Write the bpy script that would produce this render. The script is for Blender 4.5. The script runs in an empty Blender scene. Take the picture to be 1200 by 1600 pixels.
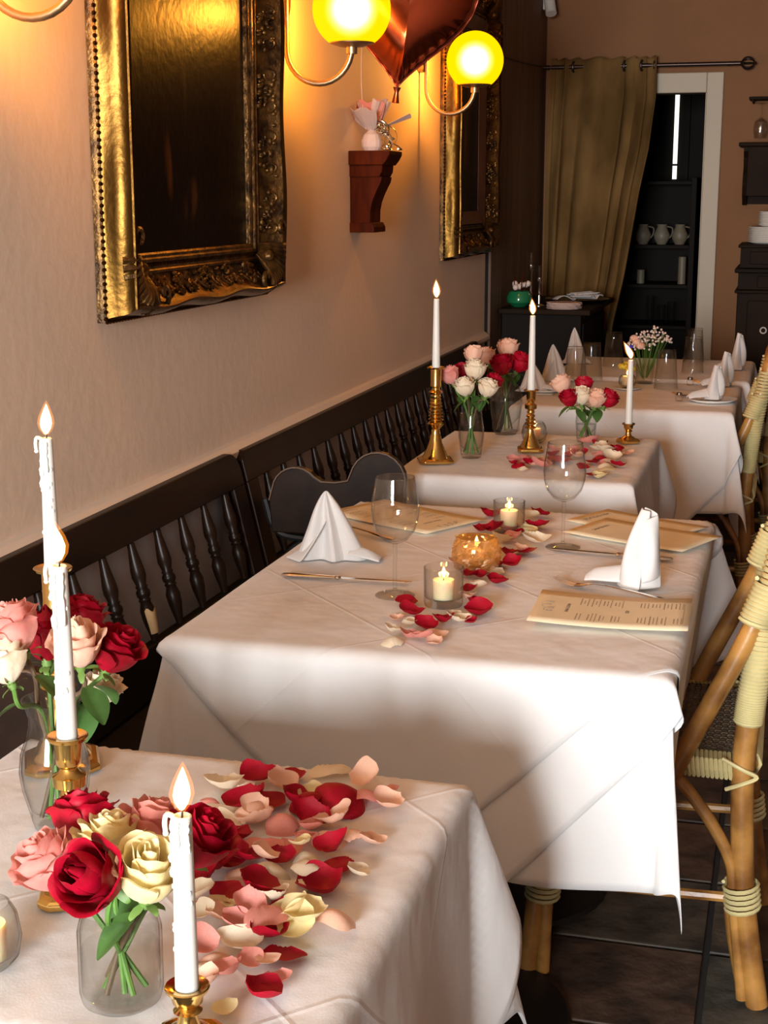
import bpy, math, random
from mathutils import Vector, Matrix, noise
random.seed(7)
S = bpy.context.scene
COL = S.collection
PI = math.pi

# ------------------------------------------------------------------ camera
H = 1.43
F = 2300.0
PITCH, YAW = math.radians(12.193), math.radians(15.329)
cam = bpy.data.cameras.new('camera')
cam.sensor_fit = 'VERTICAL'; cam.sensor_height = 24.0
cam.lens = F/1600.0*24.0
cam.clip_start = .05
co = bpy.data.objects.new('camera', cam); COL.objects.link(co)
co.location = (0, 0, H)
co.rotation_euler = (PI/2-PITCH, 0, YAW)
S.camera = co
# ------------------------------------------------------------------ colour + world
S.view_settings.view_transform = 'Standard'; S.view_settings.look = 'None'
S.view_settings.gamma = 1; S.view_settings.use_curve_mapping = False
S.view_settings.exposure = 0.0
S.cycles.transparent_max_bounces = 32
S.cycles.max_bounces = 8
S.cycles.caustics_reflective = False; S.cycles.caustics_refractive = False
S.cycles.sample_clamp_indirect = 4.0
w = bpy.data.worlds.new('world'); S.world = w; w.use_nodes = True
w.node_tree.nodes['Background'].inputs[0].default_value = (.75, .88, 1, 1)
w.node_tree.nodes['Background'].inputs[1].default_value = .6
# ------------------------------------------------------------------ lights of the room
def area(name, loc, rot, sx, sy, power, color):
    l = bpy.data.lights.new(name, 'AREA'); l.shape = 'RECTANGLE'; l.size = sx; l.size_y = sy
    l.energy = power; l.color = color
    o = bpy.data.objects.new(name, l); o.location = loc; o.rotation_euler = rot; COL.objects.link(o)
    return o
# daylight entering the front window (tall window behind the photographer)
WX0, WX1, WZ0, WZ1, WY = -1.22, .08, .90, 2.08, -3.1
area('window_daylight', ((WX0+WX1)/2, WY-.1, (WZ0+WZ1)/2), (PI/2, 0, 0), WX1-WX0, WZ1-WZ0, 570, (.94, .98, 1))
def point(name, loc, power, color, r, parent=None):
    l = bpy.data.lights.new(name, 'POINT'); l.energy = power; l.color = color; l.shadow_soft_size = r
    o = bpy.data.objects.new(name, l); o.location = loc; COL.objects.link(o)
    if parent: o.parent = parent
    return o
SCONCE_W = 24.0

# ------------------------------------------------------------------ materials
M = {}
def mat(name, color, rough=.6, metal=0, noise_amt=0, noise_scale=20, bump=0, bump_scale=60, spec=.5, color2=None,
        sss=0, sss_r=(1, .5, .3), trans=0, sheen=0, stretch=None, coat=0, coords='Object'):
    m = bpy.data.materials.new(name); m.use_nodes = True
    nt = m.node_tree; b = nt.nodes['Principled BSDF']
    b.inputs['Base Color'].default_value = (*color, 1)
    b.inputs['Roughness'].default_value = rough; b.inputs['Metallic'].default_value = metal
    b.inputs['Specular IOR Level'].default_value = spec
    b.inputs['Sheen Weight'].default_value = sheen
    b.inputs['Coat Weight'].default_value = coat
    if sss:
        b.inputs['Subsurface Weight'].default_value = sss; b.inputs['Subsurface Radius'].default_value = sss_r
        b.inputs['Subsurface Scale'].default_value = .01
    tc = nt.nodes.new('ShaderNodeTexCoord'); mp = nt.nodes.new('ShaderNodeMapping')
    if stretch: mp.inputs['Scale'].default_value = stretch
    nt.links.new(tc.outputs[coords], mp.inputs[0])
    if noise_amt or color2:
        n = nt.nodes.new('ShaderNodeTexNoise'); n.inputs['Scale'].default_value = noise_scale; n.inputs['Detail'].default_value = 5
        r = nt.nodes.new('ShaderNodeValToRGB')
        c2 = color2 or tuple(c*(1-noise_amt) for c in color)
        r.color_ramp.elements[0].position = .35; r.color_ramp.elements[1].position = .65
        r.color_ramp.elements[0].color = (*c2, 1); r.color_ramp.elements[1].color = (*color, 1)
        nt.links.new(mp.outputs[0], n.inputs['Vector']); nt.links.new(n.outputs[0], r.inputs[0])
        nt.links.new(r.outputs[0], b.inputs['Base Color'])
    if bump:
        n = nt.nodes.new('ShaderNodeTexNoise'); n.inputs['Scale'].default_value = bump_scale; n.inputs['Detail'].default_value = 4
        bp = nt.nodes.new('ShaderNodeBump'); bp.inputs['Strength'].default_value = bump; bp.inputs['Distance'].default_value = .01
        nt.links.new(mp.outputs[0], n.inputs['Vector']); nt.links.new(n.outputs[0], bp.inputs['Height'])
        nt.links.new(bp.outputs[0], b.inputs['Normal'])
    if trans:
        tr = nt.nodes.new('ShaderNodeBsdfTranslucent'); tr.inputs[0].default_value = (*color, 1)
        mx = nt.nodes.new('ShaderNodeMixShader'); mx.inputs[0].default_value = trans
        out = nt.nodes['Material Output']
        nt.links.new(b.outputs[0], mx.inputs[1]); nt.links.new(tr.outputs[0], mx.inputs[2]); nt.links.new(mx.outputs[0], out.inputs[0])
    M[name] = m
    return m
def emit(name, color, strength):
    m = bpy.data.materials.new(name); m.use_nodes = True; nt = m.node_tree
    e = nt.nodes.new('ShaderNodeEmission'); e.inputs[0].default_value = (*color, 1); e.inputs[1].default_value = strength
    nt.links.new(e.outputs[0], nt.nodes['Material Output'].inputs[0]); M[name] = m; return m
def thin_glass(name, tint=(.995, .998, .995), ior=1.5, rough=0.0, bump=0, bscale=80, absorb=.985, refract=0):
    m = bpy.data.materials.new(name); m.use_nodes = True; nt = m.node_tree
    t = nt.nodes.new('ShaderNodeBsdfTransparent'); t.inputs[0].default_value = (*tint, 1)
    g = nt.nodes.new('ShaderNodeBsdfGlossy'); g.inputs['Roughness'].default_value = rough
    # Schlick reflectance, the same from both sides of the wall of the glass
    ge = nt.nodes.new('ShaderNodeNewGeometry'); dt = nt.nodes.new('ShaderNodeVectorMath'); dt.operation = 'DOT_PRODUCT'
    nt.links.new(ge.outputs['Normal'], dt.inputs[0]); nt.links.new(ge.outputs['Incoming'], dt.inputs[1])
    def mm(op, a, b=None):
        n = nt.nodes.new('ShaderNodeMath'); n.operation = op
        for i, x in enumerate((a, b)):
            if x is None: continue
            if isinstance(x, (int, float)): n.inputs[i].default_value = x
            else: nt.links.new(x, n.inputs[i])
        return n.outputs[0]
    f0 = ((ior-1)/(ior+1))**2
    ca = mm('ABSOLUTE', dt.outputs['Value'])
    fr = mm('ADD', mm('MULTIPLY', mm('POWER', mm('SUBTRACT', 1, ca), 5), (1-f0)*.55), f0*.6)
    # the longer way through the wall of the glass at a slant absorbs more
    tv = mm('POWER', absorb, mm('POWER', mm('DIVIDE', 1.0, mm('MAXIMUM', ca, .06)), 1.6))
    cc = nt.nodes.new('ShaderNodeCombineColor')
    for i in range(3): nt.links.new(mm('MULTIPLY', tv, tint[i]), cc.inputs[i])
    nt.links.new(cc.outputs[0], t.inputs[0])
    mx = nt.nodes.new('ShaderNodeMixShader')
    if bump:
        n = nt.nodes.new('ShaderNodeTexNoise'); n.inputs['Scale'].default_value = bscale
        bp = nt.nodes.new('ShaderNodeBump'); bp.inputs['Strength'].default_value = bump
        nt.links.new(n.outputs[0], bp.inputs['Height']); nt.links.new(bp.outputs[0], g.inputs['Normal'])
    nt.links.new(fr, mx.inputs[0]); nt.links.new(t.outputs[0], mx.inputs[1]); nt.links.new(g.outputs[0], mx.inputs[2])
    last = mx.outputs[0]
    if refract:
        gl = nt.nodes.new('ShaderNodeBsdfGlass'); gl.inputs['IOR'].default_value = 1.45; gl.inputs['Roughness'].default_value = 0; gl.inputs['Color'].default_value = (.97, .985, .975, 1)
        m2 = nt.nodes.new('ShaderNodeMixShader'); m2.inputs[0].default_value = refract
        nt.links.new(last, m2.inputs[1]); nt.links.new(gl.outputs[0], m2.inputs[2]); last = m2.outputs[0]
    nt.links.new(last, nt.nodes['Material Output'].inputs[0]); M[name] = m; return m

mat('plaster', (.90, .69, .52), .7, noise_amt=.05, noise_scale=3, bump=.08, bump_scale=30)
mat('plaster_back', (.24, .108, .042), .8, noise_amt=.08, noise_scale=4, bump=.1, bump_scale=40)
mat('wainscot', (.62, .58, .58), .6, noise_amt=.06, noise_scale=6)
mat('ledge_paint', (.72, .60, .50), .5)
mat('ceiling_paint', (.40, .30, .22), .9)
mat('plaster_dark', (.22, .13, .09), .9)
mat('panel_wood', (.15, .075, .04), .6, color2=(.09, .045, .025), noise_scale=4, stretch=(4, 4, .4))
mat('dark_wood', (.020, .0085, .004), .36, color2=(.009, .004, .002), noise_scale=5, stretch=(3, .6, 3), spec=.18)
mat('bare_wood', (.45, .27, .12), .7)
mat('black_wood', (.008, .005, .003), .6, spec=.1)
mat('cabinet_wood', (.020, .010, .005), .6, noise_amt=.4, noise_scale=6, spec=.08)
mat('black_iron', (.012, .011, .011), .5, metal=.4)
mat('red_wood', (.075, .012, .002), .6, spec=.03, color2=(.035, .006, .002), noise_scale=14, stretch=(3, 3, .5))
mat('brown_wood', (.10, .04, .02), .4, color2=(.05, .02, .01), noise_scale=6, stretch=(2, 2, .5))
mat('gold', (.085, .042, .009), .30, metal=1, color2=(.06, .028, .006), noise_scale=7, bump=.12, bump_scale=40)
mat('antique_gold', (.17, .085, .022), .40, metal=.8, color2=(.035, .016, .006), noise_scale=28, bump=.3, bump_scale=90)
mat('brass', (.80, .52, .16), .16, metal=1, noise_amt=.15, noise_scale=8)
mat('sconce_brass', (.50, .34, .18), .38, metal=1)
mat('silver', (.80, .76, .70), .14, metal=1)
mat('steel_dark', (.25, .22, .20), .25, metal=1)
mat('wax', (.66, .63, .57), .45, sss=.35, sss_r=(1, .6, .35))
mat('votive_wax', (.95, .78, .50), .5, sss=.8, sss_r=(1.5, .7, .3))
mat('wick', (.03, .02, .015), .9)
mat('napkin', (.72, .70, .68), .85, sheen=.2, bump=.1, bump_scale=500, trans=.12)
mat('paper', (.80, .68, .46), .8, noise_amt=.04, noise_scale=30)
mat('ink', (.16, .12, .09), .9)
mat('ink_light', (.32, .24, .17), .9)
mat('stem_green', (.10, .22, .035), .5, noise_amt=.3, noise_scale=30)
mat('stem_brown', (.12, .075, .04), .6)
mat('leaf_green', (.06, .15, .03), .5, noise_amt=.3, noise_scale=40, trans=.2)
mat('sepal_green', (.16, .28, .06), .5, trans=.2)
mat('rattan', (.48, .23, .055), .36, color2=(.17, .065, .015), noise_scale=14, bump=.15, bump_scale=30, coat=.3)
mat('rattan_light', (.66, .56, .27), .45, noise_amt=.15, noise_scale=20)
mat('weave_dark', (.17, .125, .080), .6, noise_amt=.4, noise_scale=40)
mat('curtain', (.215, .125, .046), 1.0, color2=(.115, .064, .022), noise_scale=6, bump=.25, bump_scale=25, spec=0, stretch=(1, 1, .5))
mat('door_paint', (.46, .38, .27), .5)
mat('grommet', (.06, .04, .035), .35, metal=.8)
mat('plastic_white', (.7, .68, .64), .5)
mat('foil_copper', (.52, .12, .055), .17, metal=1, bump=.06, bump_scale=14)
mat('foil_seam', (.42, .10, .05), .3, metal=1)
mat('tissue', (.86, .72, .66), .8, trans=.45)
mat('tissue_pink', (.75, .32, .26), .8, trans=.4)
mat('ribbon', (.85, .78, .62), .18, metal=1)
mat('china', (.72, .68, .62), .3)
mat('shaded_ware', (.20, .16, .11), .5)  # darkened china: the pantry's shade is put into the colour
mat('green_glass', (.01, .16, .06), .1, spec=.8)
mat('yellow_petal', (.75, .55, .04), .6)
mat('flower_small', (.68, .55, .48), .7)
mat('blue_petal', (.05, .05, .6), .6)
mat('grout', (.030, .025, .022), .9)
mat('slate', (.13, .10, .07), .6, color2=(.030, .027, .024), noise_scale=9, bump=.9, bump_scale=12)
mat('slate_red', (.15, .09, .06), .6, color2=(.035, .024, .020), noise_scale=10, bump=.9, bump_scale=14)
mat('slate_green', (.11, .10, .078), .6, color2=(.025, .026, .025), noise_scale=8, bump=.9, bump_scale=14)
mat('velvet_maroon', (.10, .008, .012), .8)
thin_glass('glass', absorb=.990, refract=.05); thin_glass('glass_thick', (.99, .995, .99), absorb=.982, refract=.05); thin_glass('glass_votive', (.99, .99, .98), absorb=.97, refract=.06); thin_glass('water', (.985, .99, .985), 1.15, absorb=.99)
thin_glass('dark_glass', (.35, .30, .25), 1.5)
mm_ = bpy.data.materials.new('flame_halo'); mm_.use_nodes = True; nt = mm_.node_tree  # faint emissive orange, imitates the glow halo round a flame
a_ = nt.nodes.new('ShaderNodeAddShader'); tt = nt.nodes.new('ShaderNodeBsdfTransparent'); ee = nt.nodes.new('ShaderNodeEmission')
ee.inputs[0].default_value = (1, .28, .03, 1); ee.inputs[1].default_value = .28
nt.links.new(tt.outputs[0], a_.inputs[0]); nt.links.new(ee.outputs[0], a_.inputs[1]); nt.links.new(a_.outputs[0], nt.nodes['Material Output'].inputs[0]); M['flame_halo'] = mm_
emit('flame', (1, .60, .20), 9); emit('flame_base', (1, .45, .10), 3)
emit('daylight_gap', (1, .97, .88), 1.6)
PET = dict(r=((.42, .001, .020), (.26, .001, .010)), p=((.82, .36, .30), (.70, .24, .20)), b=((.88, .58, .42), (.80, .45, .32)),
           c=((.88, .78, .60), (.84, .68, .48)), y=((.90, .80, .46), (.86, .70, .34)))
for k, (c1, c2) in PET.items():
    mat('petal_'+k, c1, .55, color2=c2, noise_scale=45, trans=.10 if k == 'r' else .25, sheen=0 if k == 'r' else .1, spec=.25, bump=.12, bump_scale=90)

def cloth_mat(name, size, base=(.80, .78, .765)):
    m = bpy.data.materials.new(name); m.use_nodes = True; nt = m.node_tree; b = nt.nodes['Principled BSDF']
    b.inputs['Base Color'].default_value = (*base, 1); b.inputs['Roughness'].default_value = .75; b.inputs['Sheen Weight'].default_value = .15
    uv = nt.nodes.new('ShaderNodeTexCoord'); sp = nt.nodes.new('ShaderNodeSeparateXYZ'); nt.links.new(uv.outputs['UV'], sp.inputs[0])
    def mth(op, a, bb=None, c=None):
        n = nt.nodes.new('ShaderNodeMath'); n.operation = op
        for i, x in enumerate((a, bb, c)):
            if x is None: continue
            if isinstance(x, (int, float)): n.inputs[i].default_value = x
            else: nt.links.new(x, n.inputs[i])
        return n.outputs[0]
    terms = []
    for ax_ in (0, 1):
        q = mth('MULTIPLY', sp.outputs[ax_], 4.0)
        d = mth('ABSOLUTE', mth('SUBTRACT', mth('FRACT', mth('ADD', q, .5)), .5))     # distance to a pressed fold line
        terms.append(mth('MULTIPLY', mth('SMOOTH_MAX', mth('SUBTRACT', 1, mth('DIVIDE', d, .014)), 0, .2), .17))
        e = mth('MINIMUM', sp.outputs[ax_], mth('SUBTRACT', 1, sp.outputs[ax_]))
        terms.append(mth('MULTIPLY', mth('LESS_THAN', e, .011), .7))                   # the sewn hem
    tot = mth('ADD', mth('ADD', terms[0], terms[2]), mth('MAXIMUM', terms[1], terms[3]))
    n = nt.nodes.new('ShaderNodeTexNoise'); n.inputs['Scale'].default_value = 9; n.inputs['Detail'].default_value = 3
    nt.links.new(uv.outputs['UV'], n.inputs['Vector'])
    tot = mth('ADD', tot, mth('MULTIPLY', n.outputs[0], 2.6))
    n2 = nt.nodes.new('ShaderNodeTexNoise'); n2.inputs['Scale'].default_value = 420
    nt.links.new(uv.outputs['UV'], n2.inputs['Vector'])
    tot = mth('ADD', tot, mth('MULTIPLY', n2.outputs[0], .05))
    bp = nt.nodes.new('ShaderNodeBump'); bp.inputs['Strength'].default_value = .75; bp.inputs['Distance'].default_value = .004
    nt.links.new(tot, bp.inputs['Height']); nt.links.new(bp.outputs[0], b.inputs['Normal'])
    tr = nt.nodes.new('ShaderNodeBsdfTranslucent'); tr.inputs[0].default_value = (*base, 1)
    mx = nt.nodes.new('ShaderNodeMixShader'); mx.inputs[0].default_value = .08
    nt.links.new(b.outputs[0], mx.inputs[1]); nt.links.new(tr.outputs[0], mx.inputs[2]); nt.links.new(mx.outputs[0], nt.nodes['Material Output'].inputs[0])
    M[name] = m
cloth_mat('cloth', 1)

# ------------------------------------------------------------------ mesh helpers
class MB:
    def __init__(s): s.v = []; s.f = []
    def add(s, vs, fs):
        n = len(s.v); s.v += [tuple(p) for p in vs]; s.f += [tuple(i+n for i in f) for f in fs]; return s
    def box(s, x0, x1, y0, y1, z0, z1):
        return s.add([(x, y, z) for x in (x0, x1) for y in (y0, y1) for z in (z0, z1)],
                     [(0, 1, 3, 2), (4, 6, 7, 5), (0, 4, 5, 1), (2, 3, 7, 6), (0, 2, 6, 4), (1, 5, 7, 3)])
    def lathe(s, prof, n=24, c=(0, 0, 0), a0=0, sx=1, sy=1, closed=False):
        vs = []; fs = []; k = len(prof)
        for i in range(n):
            a = a0+2*PI*i/n
            for r, z in prof: vs.append((c[0]+r*math.cos(a)*sx, c[1]+r*math.sin(a)*sy, c[2]+z))
        for i in range(n):
            j = (i+1) % n
            for q in range(k-1 if not closed else k):
                q2 = (q+1) % k
                fs.append((i*k+q, j*k+q, j*k+q2, i*k+q2))
        return s.add(vs, fs)
    def tube(s, pts, rad, n=10, caps=True, flat=1.0):
        P = [Vector(p) for p in pts]; m = len(P)
        R = rad if isinstance(rad, (list, tuple)) else [rad]*m
        vs = []; fs = []; up = None
        for i in range(m):
            t = (P[min(i+1, m-1)]-P[max(i-1, 0)]).normalized()
            if up is None: up = Vector((0, 0, 1)) if abs(t.z) < .9 else Vector((1, 0, 0))
            a = t.cross(up).normalized(); bb = a.cross(t).normalized(); up = bb
            for k in range(n):
                q = 2*PI*k/n; vs.append(P[i]+a*math.cos(q)*R[i]+bb*math.sin(q)*R[i]*flat)
        for i in range(m-1):
            for k in range(n):
                k2 = (k+1) % n; fs.append((i*n+k, i*n+k2, (i+1)*n+k2, (i+1)*n+k))
        if caps: fs.append(tuple(range(n-1, -1, -1))); fs.append(tuple((m-1)*n+k for k in range(n)))
        return s.add(vs, fs)
    def ball(s, c, rx, ry=None, rz=None, n=8, m=6):
        ry = ry or rx; rz = rz or rx
        vs = [(c[0], c[1], c[2]-rz)]; fs = []
        for j in range(1, m):
            t = -PI/2+PI*j/m
            for i in range(n):
                a = 2*PI*i/n; vs.append((c[0]+rx*math.cos(t)*math.cos(a), c[1]+ry*math.cos(t)*math.sin(a), c[2]+rz*math.sin(t)))
        vs.append((c[0], c[1], c[2]+rz)); L = len(vs)-1
        for i in range(n):
            i2 = (i+1) % n
            fs.append((0, 1+i2, 1+i)); fs.append((L, L-n+i, L-n+i2))
            for j in range(m-2): fs.append((1+j*n+i, 1+j*n+i2, 1+(j+1)*n+i2, 1+(j+1)*n+i))
        return s.add(vs, fs)
    def grid(s, fn, nu, nv):
        vs = [fn(i/nu, j/nv) for i in range(nu+1) for j in range(nv+1)]
        fs = [(i*(nv+1)+j, (i+1)*(nv+1)+j, (i+1)*(nv+1)+j+1, i*(nv+1)+j+1) for i in range(nu) for j in range(nv)]
        return s.add(vs, fs)
    def prism(s, poly, axis, a, b):
        n = len(poly)
        def p3(p, t):
            return {'x': (t, p[0], p[1]), 'y': (p[0], t, p[1]), 'z': (p[0], p[1], t)}[axis]
        vs = [p3(p, a) for p in poly]+[p3(p, b) for p in poly]
        fs = [tuple(range(n)), tuple(range(2*n-1, n-1, -1))]+[(i, i+n, (i+1) % n+n, (i+1) % n) for i in range(n)]
        return s.add(vs, fs)
    def mesh(s, name, m, smooth=True):
        me = bpy.data.meshes.new(name); me.from_pydata(s.v, [], s.f); me.validate()
        import bmesh
        bm = bmesh.new(); bm.from_mesh(me); bmesh.ops.recalc_face_normals(bm, faces=bm.faces); bm.to_mesh(me); bm.free()
        if m: me.materials.append(M[m])
        if smooth:
            me.shade_smooth()
        return me
def link(name, me, parent=None, loc=None, rot=None, bevel=0, sub=0, solid=0, smooth=None, kind=None):
    o = bpy.data.objects.new(name, me); COL.objects.link(o)
    if parent: o.parent = parent
    if loc is not None: o.location = loc
    if rot is not None: o.rotation_euler = rot
    if bevel:
        b = o.modifiers.new('bevel', 'BEVEL'); b.width = bevel; b.segments = 2; b.limit_method = 'ANGLE'; b.angle_limit = .6
    if solid:
        b = o.modifiers.new('solid', 'SOLIDIFY'); b.thickness = solid; b.offset = 0
    if sub:
        b = o.modifiers.new('sub', 'SUBSURF'); b.levels = sub; b.render_levels = sub
    if kind: o['kind'] = kind
    return o
def part(name, mb, m, parent=None, smooth=True, **k):
    me = mb.mesh(name, m, smooth)
    if smooth == 'auto' or smooth is True:
        try: me.set_sharp_from_angle(angle=math.radians(38))
        except Exception: pass
    return link(name, me, parent, **k)
def boxpart(name, b, m, parent=None, bevel=.002, **k):
    return part(name, MB().box(*b), m, parent, smooth=False, bevel=bevel, **k)
def tag(o, label, cat, group=None, kind=None):
    o['label'] = label; o['category'] = cat
    if group: o['group'] = group
    if kind: o['kind'] = kind
    return o
def empty(name, loc, rot=(0, 0, 0)):
    o = bpy.data.objects.new(name, None); o.empty_display_size = .05; COL.objects.link(o)
    o.location = loc; o.rotation_euler = rot; return o
def thing(name, label, cat, loc=(0, 0, 0), rot=(0, 0, 0), group=None):
    return tag(empty(name, loc, rot), label, cat, group)
def struct(name, mb, m, parent=None, smooth=False, **k):
    o = part(name, mb, m, parent, smooth=smooth, **k)
    if not parent: o['kind'] = 'structure'
    return o
def bez(pts, n=8):
    """Catmull-Rom through pts"""
    P = [Vector(p) for p in pts]; P = [P[0]*2-P[1]]+P+[P[-1]*2-P[-2]]; out = []
    for i in range(1, len(P)-2):
        for k in range(n):
            t = k/n; a, b, c, d = P[i-1], P[i], P[i+1], P[i+2]
            out.append(.5*((2*b)+(c-a)*t+(2*a-5*b+4*c-d)*t*t+(3*b-a-3*c+d)*t**3))
    out.append(P[-2]); return out

# ------------------------------------------------------------------ the room
XW = -1.3
XR, YB, YF, ZC = 2.3, 7.8, -3.0, 2.95
struct('floor', MB().box(XW-.1, XR+.1, YF-.1, YB+.1, -.12, -.012), 'grout')
floor = bpy.data.objects['floor']
random.seed(3)
tile_me = []
for k, mm in enumerate(('slate', 'slate_red', 'slate_green')):
    for q in range(2):
        mb = MB(); j = .0035
        mb.box(-.15+j, .15-j, -.15+j, .15-j, -.0125, 0)
        me = mb.mesh('tile', mm, False); tile_me.append(me)
for i in range(8):
    for jx in range(15):
        x = -.85+i*.305; y = 1.6+jx*.305
        o = link('tile', random.choice(tile_me), floor, loc=(x, y, random.uniform(-.002, .0)), rot=(random.uniform(-.004, .004), random.uniform(-.004, .004), random.choice((0, PI/2, PI, -PI/2))), bevel=.003)
wl = struct('wall_left', MB().box(XW-.12, XW, YF, YB, 0, ZC), 'plaster')
struct('trim_1', MB().prism([(XW-.001, .795), (XW+.022, .795), (XW+.030, .806), (XW+.030, .820), (XW+.012, .834), (XW-.001, .838)], 'y', YF, 6.4), 'ledge_paint', smooth=False)
struct('trim_2', MB().box(XW-.001, XW+.006, YF, 6.4, 0, .796), 'wainscot')
# timber panelling at the far end of the left wall
tp = struct('trim_3', MB().box(XW-.001, XW+.012, 6.42, YB, 0, ZC), 'black_wood')
for k in range(6):
    y0 = 6.42+k*.23
    boxpart('panel_board', (XW+.012, XW+.026, y0+.002, y0+.228, 0.02, ZC-.01), 'panel_wood', tp, bevel=.003)
DX0, DX1, DZ = -.97, -.467, 1.925
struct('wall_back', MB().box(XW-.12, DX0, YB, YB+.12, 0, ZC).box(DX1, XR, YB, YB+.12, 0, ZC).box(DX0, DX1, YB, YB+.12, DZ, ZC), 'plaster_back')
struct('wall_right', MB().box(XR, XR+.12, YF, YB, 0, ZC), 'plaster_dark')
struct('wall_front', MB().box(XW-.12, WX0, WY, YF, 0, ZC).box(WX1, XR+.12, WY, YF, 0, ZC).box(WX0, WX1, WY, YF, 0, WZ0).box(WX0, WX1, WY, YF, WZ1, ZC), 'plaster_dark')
mb = MB()
for x in (WX0, (WX0+WX1)/2-.015, WX1-.03): mb.box(x, x+.03, WY+.02, WY+.06, WZ0, WZ1)
for z in (WZ0, (WZ0+WZ1)/2-.015, WZ1-.03): mb.box(WX0, WX1, WY+.025, WY+.055, z, z+.03)
struct('window_1', mb, 'door_paint')
struct('ceiling', MB().box(XW-.12, XR+.12, WY, YB+.12, ZC, ZC+.1), 'ceiling_paint')
# door casing
d1 = struct('door_1', MB().box(DX1, DX1+.012, YB-.005, YB+.12, 0, DZ), 'door_paint')
boxpart('casing', (DX1+.004, DX1+.086, YB-.022, YB, 0, DZ+.098), 'door_paint', d1, bevel=.004)
boxpart('casing', (DX0-.086, DX0-.004, YB-.022, YB, 0, DZ+.098), 'door_paint', d1, bevel=.004)
boxpart('casing', (DX0-.004, DX1+.004, YB-.022, YB, DZ, DZ+.098), 'door_paint', d1, bevel=.004)
# dark pantry beyond
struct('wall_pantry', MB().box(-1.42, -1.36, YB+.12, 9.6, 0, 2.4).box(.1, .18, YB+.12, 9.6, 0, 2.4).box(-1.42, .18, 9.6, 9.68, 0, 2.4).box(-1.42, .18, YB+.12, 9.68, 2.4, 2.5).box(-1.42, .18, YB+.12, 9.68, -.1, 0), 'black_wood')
win2 = struct('window_2', MB().box(-.80, -.66, 9.53, 9.60, 1.4, 2.15), 'black_wood')
boxpart('pane', (-.752, -.727, 9.515, 9.528, 1.52, 2.06), 'daylight_gap', win2, bevel=0)
boxpart('glazing_bar', (-.758, -.72, 9.505, 9.515, 1.60, 1.612), 'black_wood', win2, bevel=0)

# ------------------------------------------------------------------ pantry shelves
sh = thing('shelf_unit', 'dark open wooden shelf unit inside the pantry doorway', 'shelf', (0, 0, 0))
boxpart('side_panel', (-1.12, -1.09, 8.5, 8.9, 0, 1.52), 'black_wood', sh)
boxpart('side_panel', (-.565, -.535, 8.5, 8.9, 0, 1.52), 'black_wood', sh)
for z in (.70, .93, 1.15, 1.50, .35): boxpart('shelf', (-1.09, -.565, 8.5, 8.9, z-.02, z), 'black_wood', sh)
boxpart('back_panel', (-1.09, -.565, 8.89, 8.9, 0, 1.5), 'black_wood', sh, bevel=0)
for x, lab in ((-.83, 'leftmost dim round pitcher on the top pantry shelf'), (-.725, 'middle dim round pitcher on the top pantry shelf'), (-.625, 'rightmost dim round pitcher on the top pantry shelf')):
    t = thing('pitcher', lab, 'pitcher', (x, 8.6, 1.15), group='pitchers on the top pantry shelf')
    part('body', MB().lathe([(0, 0), (.025, 0), (.042, .03), (.046, .055), (.032, .085), (.026, .10), (.030, .112), (.024, .11), (.02, .10), (.025, .085), (0, .02)], 16), 'shaded_ware', t)
    part('handle', MB().tube(bez([(.028, 0, .1), (.058, 0, .09), (.055, 0, .055), (.042, 0, .035)], 5), .004, 6), 'shaded_ware', t)
for x, h, lab in ((-.605, .15, 'tall pale pillar candle on the middle pantry shelf'), (-.835, .075, 'short pale pillar candle on the middle pantry shelf')):
    o = part('pillar_candle', MB().lathe([(0, 0), (.022, 0), (.022, h), (.018, h+.003), (0, h-.004)], 16, (x, 8.6, .93)), 'shaded_ware'); tag(o, lab, 'candle')
for x, h, lab in ((-.775, .16, 'leftmost glass carafe on the lower pantry shelf'), (-.71, .11, 'middle straight glass on the lower pantry shelf'), (-.655, .13, 'rightmost glass on the lower pantry shelf')):
    o = part('drinking_glass', MB().lathe([(0, .004), (.020, .004), (.022, h), (.024, h), (.023, 0), (0, 0)], 16, (x, 8.6, .70)), 'glass_thick'); tag(o, lab, 'glass', 'glasses on the lower pantry shelf')

# ------------------------------------------------------------------ curtain + rod
rod = thing('curtain_rod', 'dark iron curtain rod with openwork finial above the doorway', 'curtain rod', (0, 0, 0))
yr = 7.70; zr = 2.055
part('pole', MB().tube([(-1.275, yr, zr), (-.30, yr, zr)], .011, 10), 'grommet', rod)
part('bracket', MB().tube([(-.36, yr, zr), (-.36, YB-.001, zr)], .007, 8).lathe([(0, 0), (.02, 0), (.02, .004), (0, .004)], 10, (-.36, YB-.03, zr-.002)), 'grommet', rod)
part('bracket', MB().tube([(-1.265, yr, zr), (-1.265, YB-.001, zr)], .007, 8), 'grommet', rod)
mb = MB()
for k in range(4):
    a = k*PI/4
    pts = [(-.296+.030*(1-math.cos(t)), yr+.030*math.sin(t)*math.cos(a), zr+.030*math.sin(t)*math.sin(a)) for t in [2*PI*i/20 for i in range(21)]]
    mb.tube(pts, .0035, 6, caps=False)
mb.ball((-.300, yr, zr), .012).ball((-.232, yr, zr), .008)
part('finial', mb, 'grommet', rod)
def lerp_table(T, z):
    for (za, a), (zb, b) in zip(T, T[1:]):
        if za >= z >= zb: t = (za-z)/(za-zb); t = t; return a+(b-a)*t
    return T[-1][1]
RT = [(2.10, -.705), (1.90, -.70), (1.65, -.725), (1.44, -.765), (1.2, -.80), (1.0, -.83), (.78, -.875), (.55, -.90)]
LT = [(2.10, -1.235), (1.8, -1.245), (.55, -1.26)]
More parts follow.
